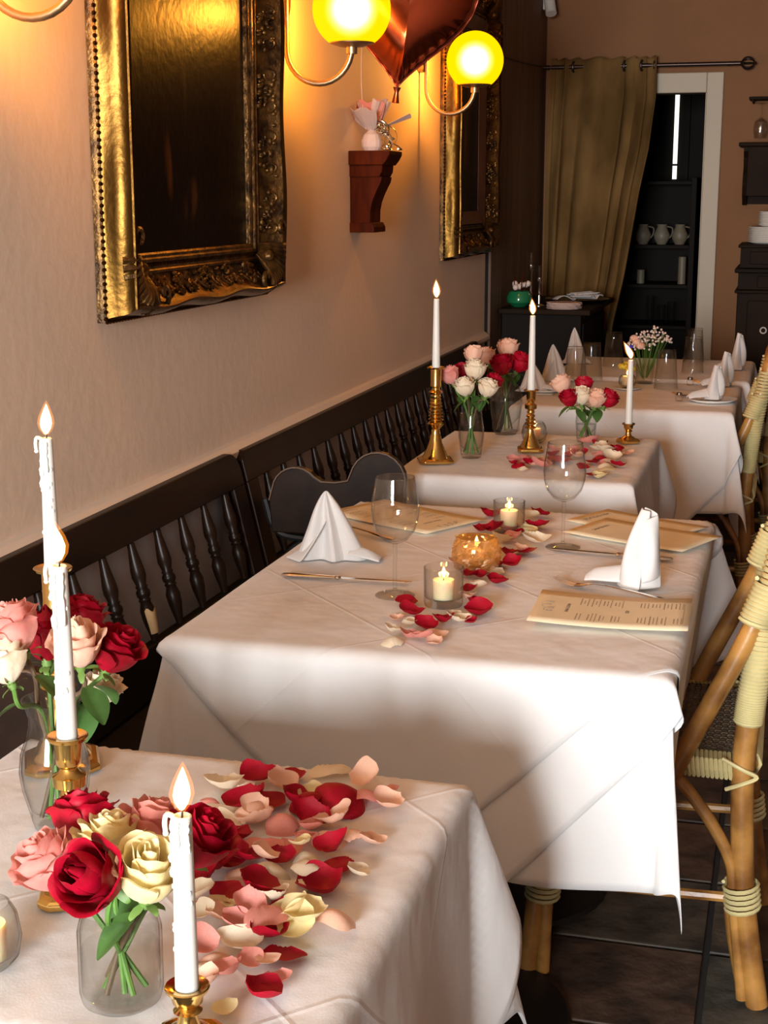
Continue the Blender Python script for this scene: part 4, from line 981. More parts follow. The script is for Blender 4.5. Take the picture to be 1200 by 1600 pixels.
def candlestick(lab, loc, h, style, rot=.3):
    t = thing('candlestick', lab, 'candlestick', loc, (0, 0, rot), 'brass candlesticks')
    sc_ = {'tall': .052, 'mid': .040, 'short': .032}[style]
    n = 8 if style != 'short' else 6
    sq = .0
    mb = MB()
    # footed base plate with canted corners
    def ring(r, z, cut):
        pts = []
        for (sx_, sy_) in ((1, -1), (1, 1), (-1, 1), (-1, -1)):
            pa, pb = (r*sx_, (r-cut)*sy_), ((r-cut)*sx_, r*sy_)
            pts += [pa, pb] if sx_*sy_ > 0 else [pb, pa]
        return [(x, y, z) for x, y in pts]
    R_ = sc_*.86
    L = [ring(R_*.96, 0, R_*.30), ring(R_, .002, R_*.30), ring(R_, .007, R_*.30), ring(R_*.93, .010, R_*.30), ring(R_*.80, .012, R_*.28)]
    vs = sum(L, []); fs = []
    for i in range(len(L)-1):
        for k in range(8): fs.append((i*8+k, i*8+(k+1) % 8, (i+1)*8+(k+1) % 8, (i+1)*8+k))
    fs.append(tuple(range(7, -1, -1))); fs.append(tuple(range((len(L)-1)*8, len(L)*8)))
    mb.add(vs, fs)
    part('base', mb, 'brass', t, smooth=False, bevel=.0012)
    B = R_*.80
    if style == 'tall':
        pr_ = [(0, .011), (B, .011), (B*.92, .016), (B*.84, .020), (B*.80, .026), (B*.66, .034), (B*.62, .040), (B*.50, .050), (B*.44, .060), (.013, .072), (.012, .076)]
        z = .080; pr_ += [(.012, z), (.010, z+.006), (.017, z+.014), (.0215, z+.020), (.017, z+.025)]
        z += .027; k = 8; top = h-.070; dz = (top-z)/k
        for i in range(k):
            rr = .0195-.0008*i; pr_ += [(.012, z+dz*i), (rr, z+dz*(i+.35)), (rr, z+dz*(i+.60)), (.012, z+dz*(i+.98))]
        pr_ += [(.012, top), (.0185, top+.006), (.011, top+.012), (.010, top+.017), (.014, top+.021), (.014, top+.025), (.0135, top+.03), (.0135, h-.004), (.0135, h-.003)]
        pan = .022
    elif style == 'mid':
        pr_ = [(0, .011), (B, .011), (B*.95, .017), (B*.82, .021), (B*.80, .026), (B*.64, .031), (B*.60, .036), (B*.44, .042), (B*.36, .050), (.0085, .060)]
        z = .060; top = h-.055; k = 5; dz = (top-z)/k
        for i in range(k):
            rr = (.0155, .0150, .0135, .012, .0105)[i]; pr_ += [(.0085, z+dz*i), (rr, z+dz*(i+.3)), (rr, z+dz*(i+.55)), (.0085, z+dz*(i+.95))]
        pr_ += [(.009, top), (.0160, top+.004), (.0165, top+.014), (.010, top+.018), (.0085, top+.022), (.012, top+.026), (.0125, top+.034), (.0135, h-.010), (.0140, h-.003)]
        pan = .019
    elif style == 'short':
        pr_ = [(0, .011), (B, .011), (B*.75, .016), (B*.45, .020), (.008, .026), (.0075, .030), (.012, .033), (.008, .036), (.0125, h-.014), (.0135, h-.004), (.0135, h-.003)]
        pan = .0175
    part('stem', MB().lathe(pr_+[(0, h-.003)], 28), 'brass', t)
    ri = .0108
    part('socket_rim', MB().lathe([(ri, h-.004), (pan, h-.004), (pan+.001, h-.001), (pan, h), (ri+.001, h-.002), (ri, h-.002)], 28, closed=True), 'brass', t)
    return t
ZK = ZT2-.0005
candlestick('tall brass candlestick at the far left of the near table, behind the tall vase', (-.823, 1.522, ZK), .247, 'tall', .5)
candle('taper burning at the far left of the near table, hooked wax drip at its top', (-.823, 1.522, ZK+.2445), .156, .0098, .0070, .036, .05, 5, 3)
candlestick('brass candlestick between the tall vase and the short jar on the near table', (-.649, 1.213, ZK), .168, 'mid', .4)
candle('taper with thick wax runs in front of the tall rose vase', (-.649, 1.213, ZK+.1655), .170, .0102, .0076, .042, -.20, 6, 5)
candlestick('brass candlestick at the very front, in front of the short jar', (-.438, .998, ZK), .055, 'short', .2)
candle('nearest taper, in front of the short jar of roses, grey soot runs down its side', (-.438, .998, ZK+.0525), .148, .0098, .0078, .037, .05, 4, 8)
candlestick('tall ringed brass candlestick at the left of the candlestick table', (-.863, 3.651, ZK), .246, 'tall', .35)
candle('leftmost lit taper on the candlestick table, in the tall ringed stick', (-.863, 3.651, ZK+.2435), .174, .0105, .0072, .042, -.04)
candlestick('medium ringed brass candlestick in the middle of the candlestick table', (-.655, 3.878, ZK), .167, 'mid', .2)
candle('middle lit taper on the candlestick table', (-.655, 3.878, ZK+.1645), .198, .0105, .0072, .038, -.08)
candlestick('short brass candlestick at the right of the candlestick table', (-.415, 4.085, ZK), .055, 'short', .6)
candle('right lit taper on the candlestick table, its flame blown sideways', (-.415, 4.085, ZK+.0525), .178, .0105, .0072, .042, -.45)

# ------------------------------------------------------------------ glassware
def votive(lab, loc, style='tumbler', r=.033, h=.063, group=None, lit=True):
    t = thing('votive_holder', lab, 'candle holder', loc, (0, 0, 0), group)
    if style == 'tumbler':
        pr_ = [(0, 0), (r*.94, 0), (r*.98, .004), (r, h), (r-.0015, h), (r*.93, .014), (r*.7, .011), (0, .010)]
        part('glass_cup', MB().lathe(pr_, 32), 'glass_votive', t); zc = .0115
    elif style == 'globe':
        pr_ = [(0, 0), (r*.6, 0), (r*.9, .010), (r, h*.45), (r*.9, h*.8), (r*.70, h), (r*.66, h), (r*.85, h*.8), (r*.94, h*.45), (r*.84, .013), (r*.5, .006), (0, .006)]
        part('glass_cup', MB().lathe(pr_, 32), 'glass_votive', t); zc = .0075
    else:
        mb = MB(); n = 48; rows = 16; vs = []
        for q in range(rows+1):
            z = h*q/rows
            R_ = r*(.72+.28*math.sin(PI*(.12+.80*q/rows))**.8)
            for i in range(n):
                a = 2*PI*i/n
                d1 = abs(math.sin(4.5*a+q*.42)); d2 = abs(math.sin(4.5*a-q*.42))
                vs.append((R_*(1-.09*min(d1, d2)*1.5)*math.cos(a), R_*(1-.09*min(d1, d2)*1.5)*math.sin(a), z))
        fs = [(q*n+i, q*n+(i+1) % n, (q+1)*n+(i+1) % n, (q+1)*n+i) for q in range(rows) for i in range(n)]
        base = len(vs)
        for q in range(rows+1):
            z = .008+(h-.008)*(1-q/rows); R_ = r*(.62+.26*math.sin(PI*(.12+.80*(1-q/rows)))**.8)
            for i in range(n):
                a = 2*PI*i/n; vs.append((R_*math.cos(a), R_*math.sin(a), z))
        fs += [(base+q*n+i, base+(q+1)*n+i, base+(q+1)*n+(i+1) % n, base+q*n+(i+1) % n) for q in range(rows) for i in range(n)]
        fs += [(rows*n+i, rows*n+(i+1) % n, base+(i+1) % n, base+i) for i in range(n)]
        fs.append(tuple(range(n-1, -1, -1))); fs.append(tuple(base+rows*n+i for i in range(n)))
        part('crystal_cup', MB().add(vs, fs), 'crystal', t, smooth=False); zc = .009
    c = thing('votive_candle', 'lit votive candle in the '+lab.replace('clear ', '').replace('glass ', '').split(',')[0], 'candle', (loc[0], loc[1], loc[2]+zc), (0, 0, 0), 'votive candles')
    rc = min(.0185, r*.58); hc = .033 if style != 'crystal' else .028
    part('wax', MB().lathe([(0, 0), (rc*.92, 0), (rc, hc*.9), (rc*.96, hc), (rc*.8, hc-.0012), (0, hc-.002)], 24), 'votive_wax', c)
    part('wick', MB().tube([(0, 0, hc-.003), (0, 0, hc+.005)], .0009, 5), 'wick', c)
    flame(c, hc+.003, .019 if style != 'crystal' else .022)
    point('flame_light', (0, 0, hc+.012), .10 if style != 'crystal' else .22, (1, .55, .2), .006, c)
    return t
m = bpy.data.materials.new('crystal'); m.use_nodes = True; nt = m.node_tree
t_ = nt.nodes.new('ShaderNodeBsdfTransparent'); t_.inputs[0].default_value = (1, .86, .62, 1)
tl = nt.nodes.new('ShaderNodeBsdfTranslucent'); tl.inputs[0].default_value = (1, .72, .36, 1)
g_ = nt.nodes.new('ShaderNodeBsdfGlossy'); g_.inputs[0].default_value = (1, .9, .75, 1); g_.inputs['Roughness'].default_value = .04
m1 = nt.nodes.new('ShaderNodeMixShader'); m1.inputs[0].default_value = .45; m2 = nt.nodes.new('ShaderNodeMixShader'); m2.inputs[0].default_value = .28
nt.links.new(t_.outputs[0], m1.inputs[1]); nt.links.new(tl.outputs[0], m1.inputs[2]); nt.links.new(m1.outputs[0], m2.inputs[1]); nt.links.new(g_.outputs[0], m2.inputs[2])
nt.links.new(m2.outputs[0], nt.nodes['Material Output'].inputs[0]); M['crystal'] = m
votive('clear round glass votive holder at the left edge of the near table', (-.662, 1.070, ZK), 'globe', .031, .060)
votive('clear glass tumbler votive nearest on the middle table, beside the wine glass', (-.535, 2.330, ZT2+.0012), r=.0335, h=.066)
votive('cut crystal votive bowl glowing amber on the middle table', (-.532, 2.585, ZT2+.0012), 'crystal', .047, .060)
votive('clear glass tumbler votive at the far edge of the middle table', (-.531, 2.905, ZT2+.0012), r=.0325, h=.064)
votive('clear glass votive behind the middle candlestick', (-.668, 4.02, ZK), 'globe', .036, .058)
votive('clear glass votive on a saucer at the far table', (-.543, 5.248, ZK+.006), 'globe', .032, .045)
o = link('saucer', MB().lathe([(0, .003), (.035, .003), (.048, .007), (.050, .007), (.036, 0), (0, 0)], 24).mesh('saucer', 'china'), loc=(-.543, 5.248, ZK)); tag(o, 'small saucer under the votive on the far table', 'saucer')

def wine_glass(lab, loc, s=1.0):
    t = thing('wine_glass', lab, 'glass', loc, (0, 0, 0), 'wine glasses on the middle table')
    part('foot', MB().lathe([(0, 0), (.034, 0), (.0345, .0012), (.018, .003), (.006, .007), (.0035, .013), (0, .013)], 36), 'glass_thick', t)
    part('stem', MB().tube([(0, 0, .012), (0, 0, .05), (0, 0, .092)], [.0036, .0032, .0040], 14), 'glass_thick', t)
    out = [(.0, .090), (.006, .092), (.022, .100), (.034, .115), (.040, .135), (.0415, .150), (.040, .170), (.036, .192), (.0335, .208)]
    inn = [(.0325, .208), (.035, .192), (.039, .170), (.0405, .150), (.039, .135), (.033, .1165), (.021, .1025), (.006, .096), (0, .095)]
    part('bowl', MB().lathe(out+inn, 40), 'glass', t)
    part('rim', MB().tube([(.033*math.cos(2*PI*i/40), .033*math.sin(2*PI*i/40), .208) for i in range(41)], .0007, 6), 'glass_thick', t)
    return t
wine_glass('clear wine glass at the left of the middle table, above the left knife', (-.629, 2.366, ZT2+.001))
wine_glass('clear wine glass at the right of the middle table, left of the right napkin', (-.403, 2.793, ZT2+.001))
pint = MB().lathe([(.042, 0), (.0425, .002), (.0325, .132), (.0310, .140), (0, .140), (0, .133), (.0305, .131), (.0400, .002)], 28, closed=False).mesh('glass_wall', 'glass_thick')
for x, y, lab in ((-.735, 5.30, 'nearest'), (-.700, 5.47, 'second'), (-.672, 5.93, 'third')):
    t = thing('water_glass', lab+' upturned water glass along the left side of the far tables', 'glass', (x, y, ZK), group='upturned water glasses'); link('glass_body', pint, t)
for x, y, lab in ((-.411, 5.284, 'upturned water glass right of the votive on the far table'), (-.352, 5.80, 'larger looking upturned water glass at the right of the far tables'), (-.372, 6.18, 'upturned water glass furthest back, by the door casing')):
    t = thing('water_glass', lab, 'glass', (x, y, ZK), group='upturned water glasses'); link('glass_body', pint, t)

# ------------------------------------------------------------------ vases
VASES = {}
def vase(key, lab, loc, prof_out, th=.0022, wl_=None):
    t = thing('vase', lab, 'vase', loc, (0, 0, 0), None)
    inn = [(max(r-th, 0), z) for r, z in reversed(prof_out) if z > .008]
    part('glass_body', MB().lathe([(0, 0)]+prof_out+inn+[(0, .009)], 40), 'glass_thick', t)
    if wl_:
        pw_ = [(max(r-th-.0006, 0), z) for r, z in prof_out if .008 < z < wl_]
        part('water', MB().lathe([(0, .0095)]+[(pw_[0][0], .0095)]+pw_+[(pw_[-1][0], wl_), (0, wl_)], 32), 'water', t)
    VASES[key] = (loc, prof_out[-1]); return t
vase('VT', 'tall clear glass vase of roses at the left of the near table', (-.744, 1.359, ZK), [(.024, 0), (.026, .006), (.030, .022), (.036, .045), (.0385, .065), (.036, .085), (.030, .102), (.0265, .118), (.0265, .128), (.033, .146)], wl_=.08)
vase('JR', 'short clear glass jar of roses at the front of the near table', (-.522, 1.051, ZK), [(.030, 0), (.034, .003), (.036, .012), (.036, .066), (.034, .074), (.0325, .079), (.034, .087)], wl_=.050)
vase('TC', 'slim waisted clear vase of roses at the left of the candlestick table', (-.788, 3.74, ZK), [(.024, 0), (.026, .005), (.030, .030), (.0335, .055), (.034, .075), (.029, .105), (.027, .125), (.0285, .150)], wl_=.08)
vase('TD', 'rounded clear vase with narrow neck behind the slim vase', (-.773, 4.149, ZK), [(.030, 0), (.033, .006), (.042, .05), (.0475, .09), (.046, .115), (.036, .138), (.022, .152), (.020, .160), (.026, .174)], wl_=.10)
vase('TE', 'small clear vase of roses at the back right of the candlestick table', (-.532, 4.076, ZK), [(.022, 0), (.025, .004), (.028, .035), (.030, .055), (.0285, .075), (.030, .092)], wl_=.05)

# ------------------------------------------------------------------ roses
def rose_petal(k, R_, z0, Hh, span, a0, openk, curl, rnd):
    q1, q2 = rnd.uniform(0, 6), rnd.uniform(.6, 1.3)
    def f(u, v):
        s = u*2-1
        prof_ = math.sin(min(v, .80)/.80*PI/2)**.62
        r = R_*(.10+.90*prof_)*(1+openk*max(0, v-.45)**1.3)
        hh = Hh*v*(1-.16*abs(s)**2.4*v)
        c = max(0, v-.78)/.22
        r += curl*c*c*R_*.55*(1-.4*s*s); hh -= curl*c*c*Hh*.16
        wdt = span*(math.sin(min(1, v*1.25+.18)*PI/2))*(1-.10*c)
        a = a0+s*wdt
        r += .0016*math.sin(q1+s*4)*v*q2+R_*.06*s*v
        hh += .0012*math.sin(q1*2+s*7)*v
        return (r*math.cos(a), r*math.sin(a), z0+hh)
    return MB().grid(f, 12, 12)
ROSE_ME = {}
def rose_meshes(color, variant):
    key = (color, variant)
    if key in ROSE_ME: return ROSE_ME[key]
    rnd = random.Random(hash(variant) % 97 if False else {'a': 5, 'b': 9, 'o': 14}[variant]); L = []
    R0 = .026; m_ = 'petal_'+color
    op = {'a': .04, 'b': .12, 'o': .10}[variant]; cu = {'a': .25, 'b': .40, 'o': .38}[variant]
    specs = []
    for k in range(4): specs.append((R0*(.20+.07*k), .010, .044, 1.6, k*2.2, -.15, -1.3 if variant == 'o' else .05))
    for k in range(4): specs.append((R0*(.52+.05*k), .006, .047, 1.25, k*1.75+.4, .0, -.55 if variant == 'o' else .15))
    for k in range(4): specs.append((R0*(.76+.04*k), .003, .047, 1.05, k*1.62+1.1, op*.7, cu*.6))
    for k in range(5): specs.append((R0*(.94+.03*k), .0, .044-.0008*k, .88, k*1.30+.2, op, cu))
    for sp_ in specs: L.append(rose_petal(0, *sp_, rnd).mesh('petal', m_))
    ROSE_ME[key] = L; return L
sep_me = MB().grid(lambda u, v: ((.004+.016*v+.004*math.sin(v*3)), (u-.5)*.010*(1-v)**.7*(.4+.6*min(1, v*4)), -.001+.012*v*(1.6-v*1.2)), 4, 8).mesh('sepal', 'sepal_green')
leaf_me = MB().grid(lambda u, v: (.048*v, (u-.5)*.030*math.sin(PI*min(1, v*.96+.02))**.8, -.012*v*v+.004*abs(u-.5)*2*math.sin(v*3)), 6, 10).mesh('leaf', 'leaf_green')
def rose(key, color, x, y, z, s, tx, ty, lab, i):
    ax_ = Vector((tx, ty, 1 if not (ty < -.6) else .55)).normalized()
    q = Vector((0, 0, 1)).rotation_difference(ax_)
    R_ = (q.to_matrix() @ Matrix.Rotation(i*1.3, 3, 'Z'))
    s *= .90 if key in ('VT', 'JR') else 1.0
    base = Vector((x, y, z))-ax_*.024*s
    t = thing('rose', lab, 'rose', base, R_.to_euler(), 'cut roses in the vases')
    t.scale = (s, s, s)
    variant = 'o' if ty < -.6 or (key == 'VT' and i % 2) else ('b' if key in ('VT', 'JR') else 'a')
    for me in rose_meshes(color, variant): link('petal', me, t)
    for k in range(5): link('sepal', sep_me, t, rot=(0, (.9 if k % 2 else .25), k*2*PI/5), loc=(0, 0, .000))
    part('hip', MB().lathe([(0, -.010), (.004, -.008), (.0065, -.002), (.006, .004), (0, .005)], 10), 'sepal_green', t)
    inv = (Matrix.Translation(base) @ R_.to_4x4() @ Matrix.Scale(s, 4)).inverted()
    loc, (rr, rz) = VASES[key]; loc = Vector(loc)
    d = Vector((x-loc.x, y-loc.y, 0)); dn = d.normalized() if d.length > .004 else Vector((1, 0, 0))
    neck = loc+dn*min(d.length*.6, rr*.72)+Vector((0, 0, rz-.004))
    foot = loc-dn*(.018 if key != 'TD' else .022)+Vector((.004*math.sin(i*2), .004*math.cos(i*3), .013))
    st = bez([base-ax_*.006, base-ax_*.03*s if base.z-neck.z > .04 else base.lerp(neck, .5), neck, neck.lerp(foot, .5), foot], 6)
    part('stem', MB().tube([inv @ p for p in st], .0026/s, 7), 'stem_green' if i % 3 else 'stem_brown', t)
    if key != 'JR' or i % 3 == 0:
        p = st[5 if key == 'VT' else 8]; a = i*1.9
        l = link('leaf', leaf_me, t); l.matrix_local = inv @ (Matrix.Translation(p) @ Matrix.Rotation(a, 4, 'Z') @ Matrix.Rotation(.5, 4, 'Y'))
for i, r_ in enumerate(ROSES): rose(*r_, i)

# ------------------------------------------------------------------ loose petals
def petal_mesh(kind, color, rnd):
    cup = {'flat': .30, 'cup': .95, 'curl': .55}[kind]
    q = rnd.uniform(0, 6); roll = rnd.uniform(.2, .5)
    def f(u, v):
        s = u*2-1
        wd = .62*(math.sin(PI*(.10+.80*v**.75)))**.75*(1-.12*(v < .12))
        x = s*wd; y = v-.5
        r2 = x*x+y*y
        z = cup*r2*1.1
        if kind == 'curl': z += roll*max(0, v-.72)*1.2+.25*max(0, abs(s)-.7)*wd*2; y -= .35*max(0, v-.80)
        z += .030*math.sin(q+6*x+5*y)+.02*math.sin(q*2+12*s)*v
        return (x, y, z)
    mb = MB().grid(f, 10, 10); zm = min(p[2] for p in mb.v); mb.v = [(x, y, z-zm) for x, y, z in mb.v]
    return mb.mesh('petal', 'petal_'+color)
PM = {}
rp = random.Random(77)
for c in PET:
    for kd in ('flat', 'cup', 'curl'):
        for v in range(2): PM[c, kd, v] = petal_mesh(kd, c, rp)
ORD = ['leftmost', 'second', 'third', 'fourth', 'fifth', 'sixth', 'seventh', 'eighth', 'ninth', 'tenth', 'eleventh', 'twelfth', 'thirteenth', 'fourteenth', 'fifteenth', 'sixteenth', 'seventeenth', 'eighteenth', 'nineteenth', 'twentieth', 'twenty-first', 'twenty-second', 'twenty-third', 'twenty-fourth', 'twenty-fifth']
CN = dict(r='red', p='pink', b='peach', c='cream', y='yellow')
SH = dict(flat='flat', cup='cupped', curl='curled')
def scatter(lst, z, where, group, seed, heap):
    rnd = random.Random(seed); placed = []; rows = []
    for (c, x, y, L, asp) in lst:
        kd = rnd.choice(('flat', 'cup', 'curl', 'cup')); n = sum(1 for p in placed if math.hypot(p[0]-x, p[1]-y) < .022)
        placed.append((x, y)); L *= 1.85
        me = PM[c, kd, rnd.randrange(2)]
        o = link('rose_petal', me, loc=(x, y, z+min(n, 4)*.0055*heap+.0005), rot=(rnd.uniform(-.45, .45)*heap if kd != 'flat' else rnd.uniform(-.15, .15), rnd.uniform(-.45, .45)*heap if kd != 'flat' else rnd.uniform(-.15, .15), rnd.uniform(0, 6.28)))
        if rnd.random() < .18*heap: o.rotation_euler[0] += PI; o.location.z += L*.22
        o.scale = (L, L, L); o.scale.x *= rnd.uniform(.85, 1.1)
        tilt = (abs(math.sin(o.rotation_euler[0]))+abs(math.sin(o.rotation_euler[1])))*L*.42; o.location.z += tilt*.8
        rows.append((x, y, c, kd, o))
    byc = {}
    for r in sorted(rows, key=lambda r: r[0]/r[1]): byc.setdefault(r[2], []).append(r)
    for c, l in byc.items():
        for i, r in enumerate(l):
            o = r[4]; od = ('leftmost %s one' % CN[c]) if i == 0 else '%s %s one from left' % (ORD[i], CN[c])
            tag(o, '%s %s petal, %s %s' % (SH[r[3]], CN[c], od, where), 'petal', group)
scatter(PETALS_A, ZT2, 'in the near table heap', 'loose rose petals heaped on the near table', 1, 1.0)
scatter(PETALS_B, ZT2+.001, 'along the middle table', 'loose rose petals along the middle table', 2, .55)
scatter(PETALS_C, ZT2, 'on the candlestick table', 'loose rose petals on the candlestick table', 3, .6)

# ------------------------------------------------------------------ napkins
def napkin_mb(sections, tail=None):
    """lofted folded cloth: each section a list of (x, y) at height z"""
    n = len(sections[0][1]); vs = []; fs = []
    for z, sec in sections:
        for p in sec: vs.append((p[0], p[1], z+(p[2] if len(p) > 2 else 0)))
    k = len(sections)
    for i in range(k-1):
        for j in range(n): fs.append((i*n+j, i*n+(j+1) % n, (i+1)*n+(j+1) % n, (i+1)*n+j))
    fs.append(tuple(range((k-1)*n, k*n)))
    mb = MB().add(vs, fs)
    return mb
def star(pts, c, s): return [(c[0]+(x-c[0])*s, c[1]+(y-c[1])*s) for x, y in pts]
def fan_napkin(name, lab, loc, rz, h, scale, group):
    t = thing('napkin', lab, 'napkin', loc, (0, 0, rz), group)
    # standing cone of cloth whose open front shows two leaves meeting at a crease
    base = [(-.066, -.004), (-.050, -.034), (-.034, -.030), (-.018, -.012), (-.004, -.030), (.006, -.034), (.014, -.012), (.030, -.020), (.050, -.012), (.046, .012), (.012, .026), (-.030, .024)]
    b = [(x*scale, y*scale) for x, y in base]
    def lv(k, sx, sy, dx): return [(x*sx+dx*scale, y*sy) for x, y in b]
    sec = [(0, b), (.08*h, lv(0, .96, .97, 0)), (.30*h, lv(0, .76, .84, -.003)), (.52*h, lv(0, .57, .70, -.006)), (.72*h, lv(0, .40, .52, -.010)), (.88*h, lv(0, .22, .34, -.013)), (.97*h, lv(0, .09, .16, -.015)), (h, lv(0, .03, .05, -.015))]
    part('folded_body', napkin_mb(sec), 'napkin', t, sub=2)
    # rolled hem lobe on the right, and the flat left wing resting on the table
    mb = MB().grid(lambda u, v: (scale*(.022+.048*u), scale*(-.022+.034*v), .002+.017*math.sin(PI*min(1, v*1.1))*math.sin(PI*(.25+.75*u)*.98)+.010*(1-u)*(1-v)), 10, 8)
    part('folded_tail', mb, 'napkin', t, solid=.004, sub=1)
    mb = MB().grid(lambda u, v: (scale*(-.074+.030*u+.052*v*(1-.35*u)), scale*(-.020-.026*u+.026*v), .001+.60*h*v**1.2*(.55+.45*u)), 8, 10)
    part('front_fold', mb, 'napkin', t, solid=.0025, sub=1)
    return t
def patch(p00, p10, p11, p01, bulge, n=10):
    A, B, C, D = map(Vector, (p00, p10, p11, p01)); G = Vector(bulge)
    def f(u, v):
        q = (A*(1-u)+B*u)*(1-v)+(D*(1-u)+C*u)*v+G*math.sin(PI*u)*math.sin(PI*(.12+.80*v))
        return (q.x, q.y, q.z)
    return MB().grid(f, n, n)
def twist_napkin(name, lab, loc, rz, h, scale, group):
    t = thing('napkin', lab, 'napkin', loc, (0, 0, rz), group)
    def P(x, y, z): return (x*scale, y*scale, .002+z*h)
    part('back_leaf', patch(P(-.026, .012, 0), P(.030, .010, 0), P(.021, .004, .93), P(.000, .006, 1.0), (0, .012*scale, 0)), 'napkin', t, solid=.003, sub=1)
    part('front_leaf', patch(P(-.036, -.006, 0), P(.006, -.032, 0), P(.012, -.002, .97), P(-.002, .002, 1.0), (-.012*scale, -.018*scale, 0)), 'napkin', t, solid=.003, sub=1)
    part('side_leaf', patch(P(.008, -.030, .10), P(.028, .0, .14), P(.022, .004, .92), P(-.006, -.012, .84), (.010*scale, -.012*scale, 0)), 'napkin', t, solid=.003, sub=1)
    part('inner_fold', patch(P(.0, -.024, 0), P(.030, .006, 0), P(.022, .006, .80), P(.004, -.004, .86), (.006*scale, -.006*scale, 0)), 'napkin', t, solid=.003, sub=1)
    mb = MB().grid(lambda u, v: (-scale*(.015+.072*u), scale*(.026*(v-.5)*2*(1-.35*u**2)+.004), .003+(.036*(1-.50*u))*math.sin(PI*(.08+.84*v))*(1-.5*max(0, u-.8)/.2)), 10, 8)
    part('folded_tail', mb, 'napkin', t, solid=.004, sub=1)
    return t
ZN = ZT2+.0015
fan_napkin('napkin', 'white napkin folded to a pointed fan at the left of the middle table', (-.806, 2.600, ZN), .05, .128, 1.28, 'white folded napkins')
twist_napkin('napkin', 'white napkin standing folded at the right of the middle table', (-.226, 2.53, ZN), -.15, .142, 1.15, 'white folded napkins')
fan_napkin('napkin', 'white fan napkin nearest on the left side of the far table', (-.85, 5.12, ZK), .2, .105, 1.0, 'white folded napkins')
fan_napkin('napkin', 'second white fan napkin along the left side of the far tables', (-.822, 5.42, ZK), .1, .135, 1.0, 'white folded napkins')
fan_napkin('napkin', 'last white fan napkin on the left, at the farthest table', (-.83, 6.02, ZK), -.1, .145, .9, 'white folded napkins')
NP = .0
twist_napkin('napkin', 'white napkin standing on the plate at the right of the far table', (-.228, 5.00, ZK+.007), .4, .115, 1.05, 'white folded napkins')
twist_napkin('napkin', 'second white napkin along the right side of the far tables', (-.215, 5.42, ZK), .5, .125, 1.05, 'white folded napkins')
twist_napkin('napkin', 'last white napkin on the right, beside the farthest table edge', (-.19, 5.95, ZK), .5, .145, 1.05, 'white folded napkins')
for x, y, lab in ((-.235, 5.0, 'white plate under the napkin at the right of the far table'), (-.825, 5.12, 'white plate beside the nearest fan napkin at the left of the far table')):
    o = link('plate', MB().lathe([(0, .003), (.055, .003), (.082, .011), (.085, .011), (.060, 0), (0, 0)], 32).mesh('plate', 'china'), loc=(x, y, ZK)); tag(o, lab, 'plate')

# ------------------------------------------------------------------ cutlery
def knife(lab, p0, p1, z, group='table knives'):
    d = Vector((p1[0]-p0[0], p1[1]-p0[1])); L = d.length
    t = thing('table_knife', lab, 'knife', (p0[0], p0[1], z), (0, 0, math.atan2(d.y, d.x)), group)
    hl = L*.43
    part('handle', MB().tube([(0, 0, .0045), (.004, 0, .0045), (.02, 0, .0045), (hl*.7, 0, .0045), (hl-.004, 0, .0045)], [.003, .0062, .0078, .0066, .0052], 10, flat=.55), 'silver', t)
    part('collar', MB().ball((hl+.001, 0, .0045), .006, .0068, .0040, 10, 6), 'silver', t)
    bl_ = [(hl+.004, -.0035), (hl+.010, -.0065), (L*.80, -.0075), (L*.95, -.0065), (L, .0005), (L*.97, .0035), (hl+.004, .0040)]
    part('blade', MB().prism(bl_, 'z', .0035, .0050), 'silver', t, smooth=False, bevel=.0004)
def fork(lab, p0, p1, z, group='table forks'):
    """p0 = tine tips"""
    d = Vector((p1[0]-p0[0], p1[1]-p0[1])); L = d.length
    t = thing('table_fork', lab, 'fork', (p0[0], p0[1], z), (0, 0, math.atan2(d.y, d.x)), group)
    for k in range(4):
        y = (k-1.5)*.0052
        part('tine', MB().tube([(0, y*.9, .012), (.015, y, .0065), (.034, y, .003), (.048, y*.95, .004)], [.0009, .0014, .0016, .0018], 6), 'silver', t)
    part('neck', MB().tube([(.044, 0, .0042), (.055, 0, .0048), (.066, 0, .008), (.080, 0, .011), (.105, 0, .0115)], [.0100, .0105, .0060, .0034, .0032], 10, flat=.22), 'silver', t)
    part('handle', MB().tube([(.100, 0, .0115), (L*.7, 0, .009), (L*.92, 0, .0045), (L, 0, .004)], [.0032, .0045, .0085, .0050], 10, flat=.35), 'silver', t)
knife('silver knife left of the wine glass on the middle table', (-.858, 2.432), (-.618, 2.445), ZN)
knife('silver knife running behind the right napkin on the middle table', (-.186, 2.733), (-.425, 2.757), ZN)
fork('silver fork between the right napkin and the near menu', (-.376, 2.520), (-.170, 2.440), ZN)
fork('silver fork half hidden behind the left fan napkin', (-.93, 2.862), (-.735, 2.752), ZN)
for (a, b, lab) in (((-.375, 5.12), (-.21, 5.02), 'fork beside the plate at the right of the far table'), ((-.335, 5.50), (-.19, 5.42), 'fork beside the second right napkin of the far tables')):
    fork(lab, a, b, ZK)
for (a, b, lab) in (((-.70, 5.02), (-.86, 5.00), 'knife at the front left of the far table'),): knife(lab, a, b, ZK)
def dark_item(lab, x, y):
    t = thing('salt_shaker', lab, 'shaker', (x, y, ZK), group='small salt shakers')
    part('body', MB().lathe([(0, 0), (.012, 0), (.013, .012), (.009, .020), (0, .020)], 14), 'glass_thick', t)
    part('cap', MB().lathe([(.0095, .020), (.0105, .021), (.009, .028), (0, .030)], 14), 'steel_dark', t)
dark_item('small salt shaker left of the plate on the far table', -.342, 4.985); dark_item('small salt shaker left of the second right napkin on the far table', -.335, 5.42)

